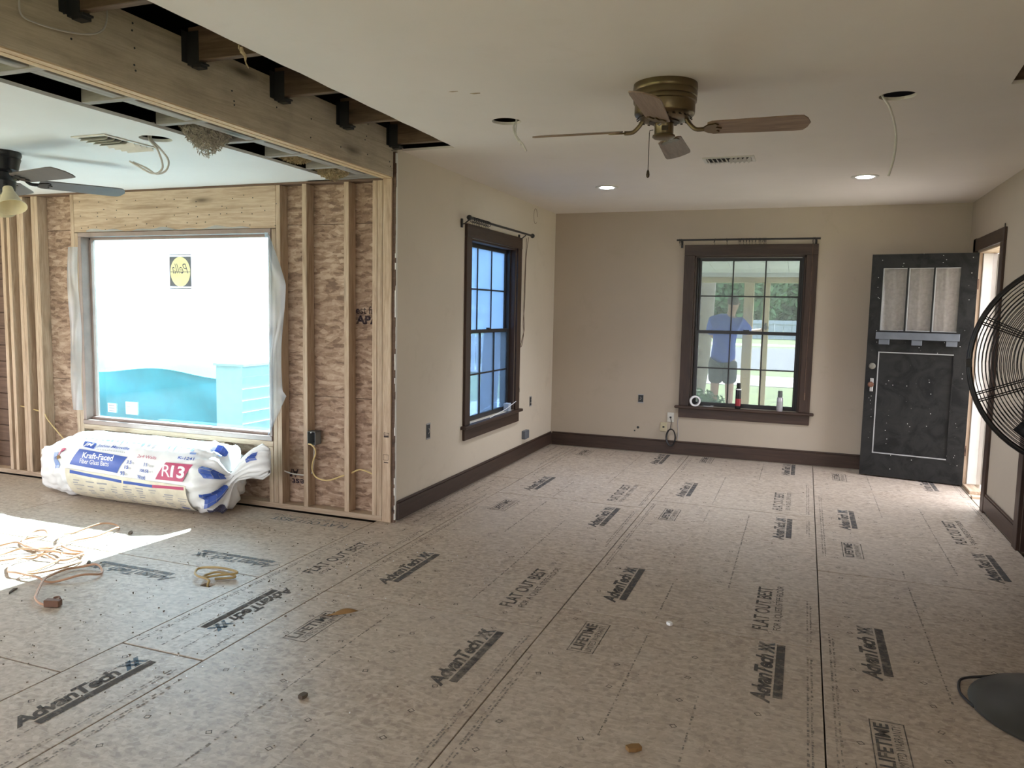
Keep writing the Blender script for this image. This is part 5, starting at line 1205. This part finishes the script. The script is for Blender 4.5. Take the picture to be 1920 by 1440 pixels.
# seen through the picture window
tb = empty('covered_trailer', (-7.6, 7.2, GZ), 'low blue-tarped load standing outside the big window', 'trailer')
mb = MB(); mb.grid(lambda u, v: Vector((-9.35+3.3*u, 6.95+.05*math.sin(u*9)-.06*v+.02*math.sin(v*7+u*13), GZ+.05+(.80+.04*math.sin(u*11))*v)), 30, 10)
mb.grid(lambda u, v: Vector((-9.35+3.3*u, 6.89+1.2*v, GZ+.85+.04*math.sin(u*11)+.06*math.sin(v*3))), 30, 8); mb.grid(lambda u, v: Vector((-6.05, 6.89+1.2*u, GZ+.05+.83*v)), 8, 8)
mb.build('tarp_cover', M['tarp'], tb, smooth=2)
for x in (-9.0, -7.0): MB().lathe([(.22, -.08), (.25, -.06), (.25, .06), (.22, .08)], Matrix.Translation((x, 7.5, GZ+.27)) @ Matrix.Rotation(PI/2, 4, 'X'), 20).build('wheel', M['blackcord'], tb)
ls = empty('lap_sided_shed', (-5.7, 8.5, GZ), 'low white lap-sided wall outside, lower right of the big window', 'shed')
for i in range(8): MB().obox((-5.55, 8.4, GZ+.06+i*.125), (.02, 3.6, .132), Matrix.Rotation(R(6), 4, 'Y')).build('siding_board', M['shedpaint'], ls)
MB().box(-5.9, -5.57, 6.62, 10.2, GZ, .84).build('shed_core', M['shedpaint'], ls); MB().box(-5.92, -5.52, 6.6, 10.25, .84, .865).build('shed_cap', M['shedpaint'], ls)

# ================================================================== PERSON OUTSIDE (seen from behind)
def skin_mesh(name, verts, edges, mat, parent, root=0, sub=2):
    me = bpy.data.meshes.new(name+'_rig'); me.from_pydata([v[0] for v in verts], edges, [])
    o = bpy.data.objects.new(name+'_rig', me); COL.objects.link(o)
    md = o.modifiers.new('skin', 'SKIN'); md.use_smooth_shade = True
    for i, v in enumerate(verts):
        r_ = v[1]; me.skin_vertices[0].data[i].radius = r_ if isinstance(r_, tuple) else (r_, r_); me.skin_vertices[0].data[i].use_root = (i == root)
    sd = o.modifiers.new('sub', 'SUBSURF'); sd.levels = sub; sd.render_levels = sub
    dg = bpy.context.evaluated_depsgraph_get(); m2 = bpy.data.meshes.new_from_object(o.evaluated_get(dg))
    vs = [v.co.copy() for v in m2.vertices]; fs = [tuple(p.vertices) for p in m2.polygons]
    bpy.data.objects.remove(o); bpy.data.meshes.remove(me); bpy.data.meshes.remove(m2)
    mb = MB().add(vs, fs); return mb.build(name, mat, parent, smooth=2)
PX, PY, PZ = -1.08, 11.45, GZ+.14
K = 11.45/12
person = empty('person', (PX, PY, PZ), 'person seen from behind in blue t-shirt and charcoal shorts, gripping the thin post', 'person')
def P(x, y, z): return (PX+x, PY+y, PZ+z)
V = [(P(0, 0, .88), (.145, .11)), (P(.0, .0, 1.02), (.14, .105)), (P(.01, .03, 1.20), (.155, .115)), (P(.03, .06, 1.36), (.15, .10)), (P(.06, .10, 1.47), (.065, .06)), (P(.085, .14, 1.54), (.058, .058)), (P(.10, .165, 1.63), (.074, .088)), (P(.105, .175, 1.70), (.072, .086)), (P(.105, .175, 1.755), (.045, .055)),
     (P(-.16, .07, 1.385), .062), (P(-.19, .16, 1.22), .05), (P(-.10, .32, 1.10), .044), (P(.0, .40, 1.12), .034),
     (P(.20, .08, 1.385), .062), (P(.32, .17, 1.24), .05), (P(.46, .34, 1.26), .042), (P(.52, .40, 1.29), .032),
     (P(-.10, 0, .80), .095), (P(-.10, .03, .50), .066), (P(-.105, 0, .30), .06), (P(-.11, 0, .09), .042), (P(-.115, .11, .045), .038),
     (P(.10, 0, .80), .095), (P(.10, .05, .50), .066), (P(.105, .03, .30), .06), (P(.11, .03, .09), .042), (P(.12, .14, .045), .038)]
E = [(0, 1), (1, 2), (2, 3), (3, 4), (4, 5), (5, 6), (6, 7), (7, 8), (3, 9), (9, 10), (10, 11), (11, 12), (3, 13), (13, 14), (14, 15), (15, 16), (0, 17), (17, 18), (18, 19), (19, 20), (20, 21), (0, 22), (22, 23), (23, 24), (24, 25), (25, 26)]
skin_mesh('body', V, E, M['skin'], person)
skin_mesh('shirt', [(P(0, 0, .73), (.225, .185)), (P(.0, 0, 1.02), (.165, .15)), (P(.01, .03, 1.20), (.18, .155)), (P(.03, .06, 1.37), (.19, .145)), (P(.058, .095, 1.50), (.095, .09)), (P(-.165, .07, 1.39), .098), (P(-.20, .16, 1.20), .086), (P(.205, .08, 1.39), .098), (P(.33, .18, 1.23), .086)], [(0, 1), (1, 2), (2, 3), (3, 4), (3, 5), (5, 6), (3, 7), (7, 8)], M['shirt'], person)
skin_mesh('shorts', [(P(0, 0, .92), (.150, .12)), (P(-.10, 0, .78), .125), (P(-.09, .02, .60), .115), (P(-.10, .025, .49), .112), (P(.10, 0, .78), .125), (P(.09, .035, .60), .115), (P(.10, .04, .49), .112)], [(0, 1), (1, 2), (2, 3), (0, 4), (4, 5), (5, 6)], M['shorts'], person)
skin_mesh('hair', [(P(.09, .125, 1.62), (.085, .080)), (P(.095, .135, 1.70), (.092, .095)), (P(.10, .155, 1.765), (.06, .07))], [(0, 1), (1, 2)], M['hair'], person)
skin_mesh('cap', [(P(.104, .172, 1.735), (.083, .097)), (P(.104, .172, 1.782), (.06, .07))], [(0, 1)], M['capgrey'], person)
for s, n_ in ((-1, 'ear'), (1, 'ear')): skin_mesh('ear', [(P(.10+.078*s, .175, 1.64), (.012, .02)), (P(.10+.084*s, .172, 1.665), (.012, .02))], [(0, 1)], M['skin'], person, sub=1)
skin_mesh('nose', [(P(.115, .262, 1.66), .012), (P(.118, .28, 1.635), .016)], [(0, 1)], M['skin'], person, sub=1)
for nm, c, w in (('left', -.03, 0), ('right', .03, 0)): skin_mesh('eye', [(P(.11+c, .252, 1.672), .010), (P(.112+c, .258, 1.672), .010)], [(0, 1)], M['pwhite'], person, sub=1)
skin_mesh('mouth', [(P(.095, .258, 1.595), .007), (P(.135, .258, 1.595), .007)], [(0, 1)], M['pred'], person, sub=1)
def hand(wx, wy, wz, dx, name='glove'):
    w = Vector(P(wx, wy, wz)); v = [(w, .034), (w+Vector((dx*.05, .03, .02)), (.045, .03)), (w+Vector((dx*.085, .05, .035)), (.046, .026))]; e = [(0, 1), (1, 2)]
    for k in range(4):
        b = w+Vector((dx*.095, .055+.012, .07-.024*k)); L = (.9, 1.05, 1.0, .8)[k]
        i = len(v); v += [(b, .012), (b+Vector((dx*.035*L, .018, .004)), .011), (b+Vector((dx*.05*L, -.012, .002)), .010), (b+Vector((dx*.035*L, -.035, 0)), .008)]; e += [(2, i), (i, i+1), (i+1, i+2), (i+2, i+3)]
    i = len(v); v += [(w+Vector((dx*.045, .0, .065)), .014), (w+Vector((dx*.08, -.015, .09)), .012), (w+Vector((dx*.11, -.01, .085)), .010)]; e += [(1, i), (i, i+1), (i+1, i+2)]
    skin_mesh(name, v, e, M['glove'], person, root=1, sub=1)
hand(.52, .40, 1.29, .35); hand(.0, .40, 1.12, .6)
for x, y in ((-.113, 0), (.115, .03)): skin_mesh('shoe', [(P(x, y-.03, .045), .045), (P(x, y+.06, .045), (.05, .045)), (P(x, y+.17, .038), (.045, .036))], [(0, 1), (1, 2)], M['shoe'], person)
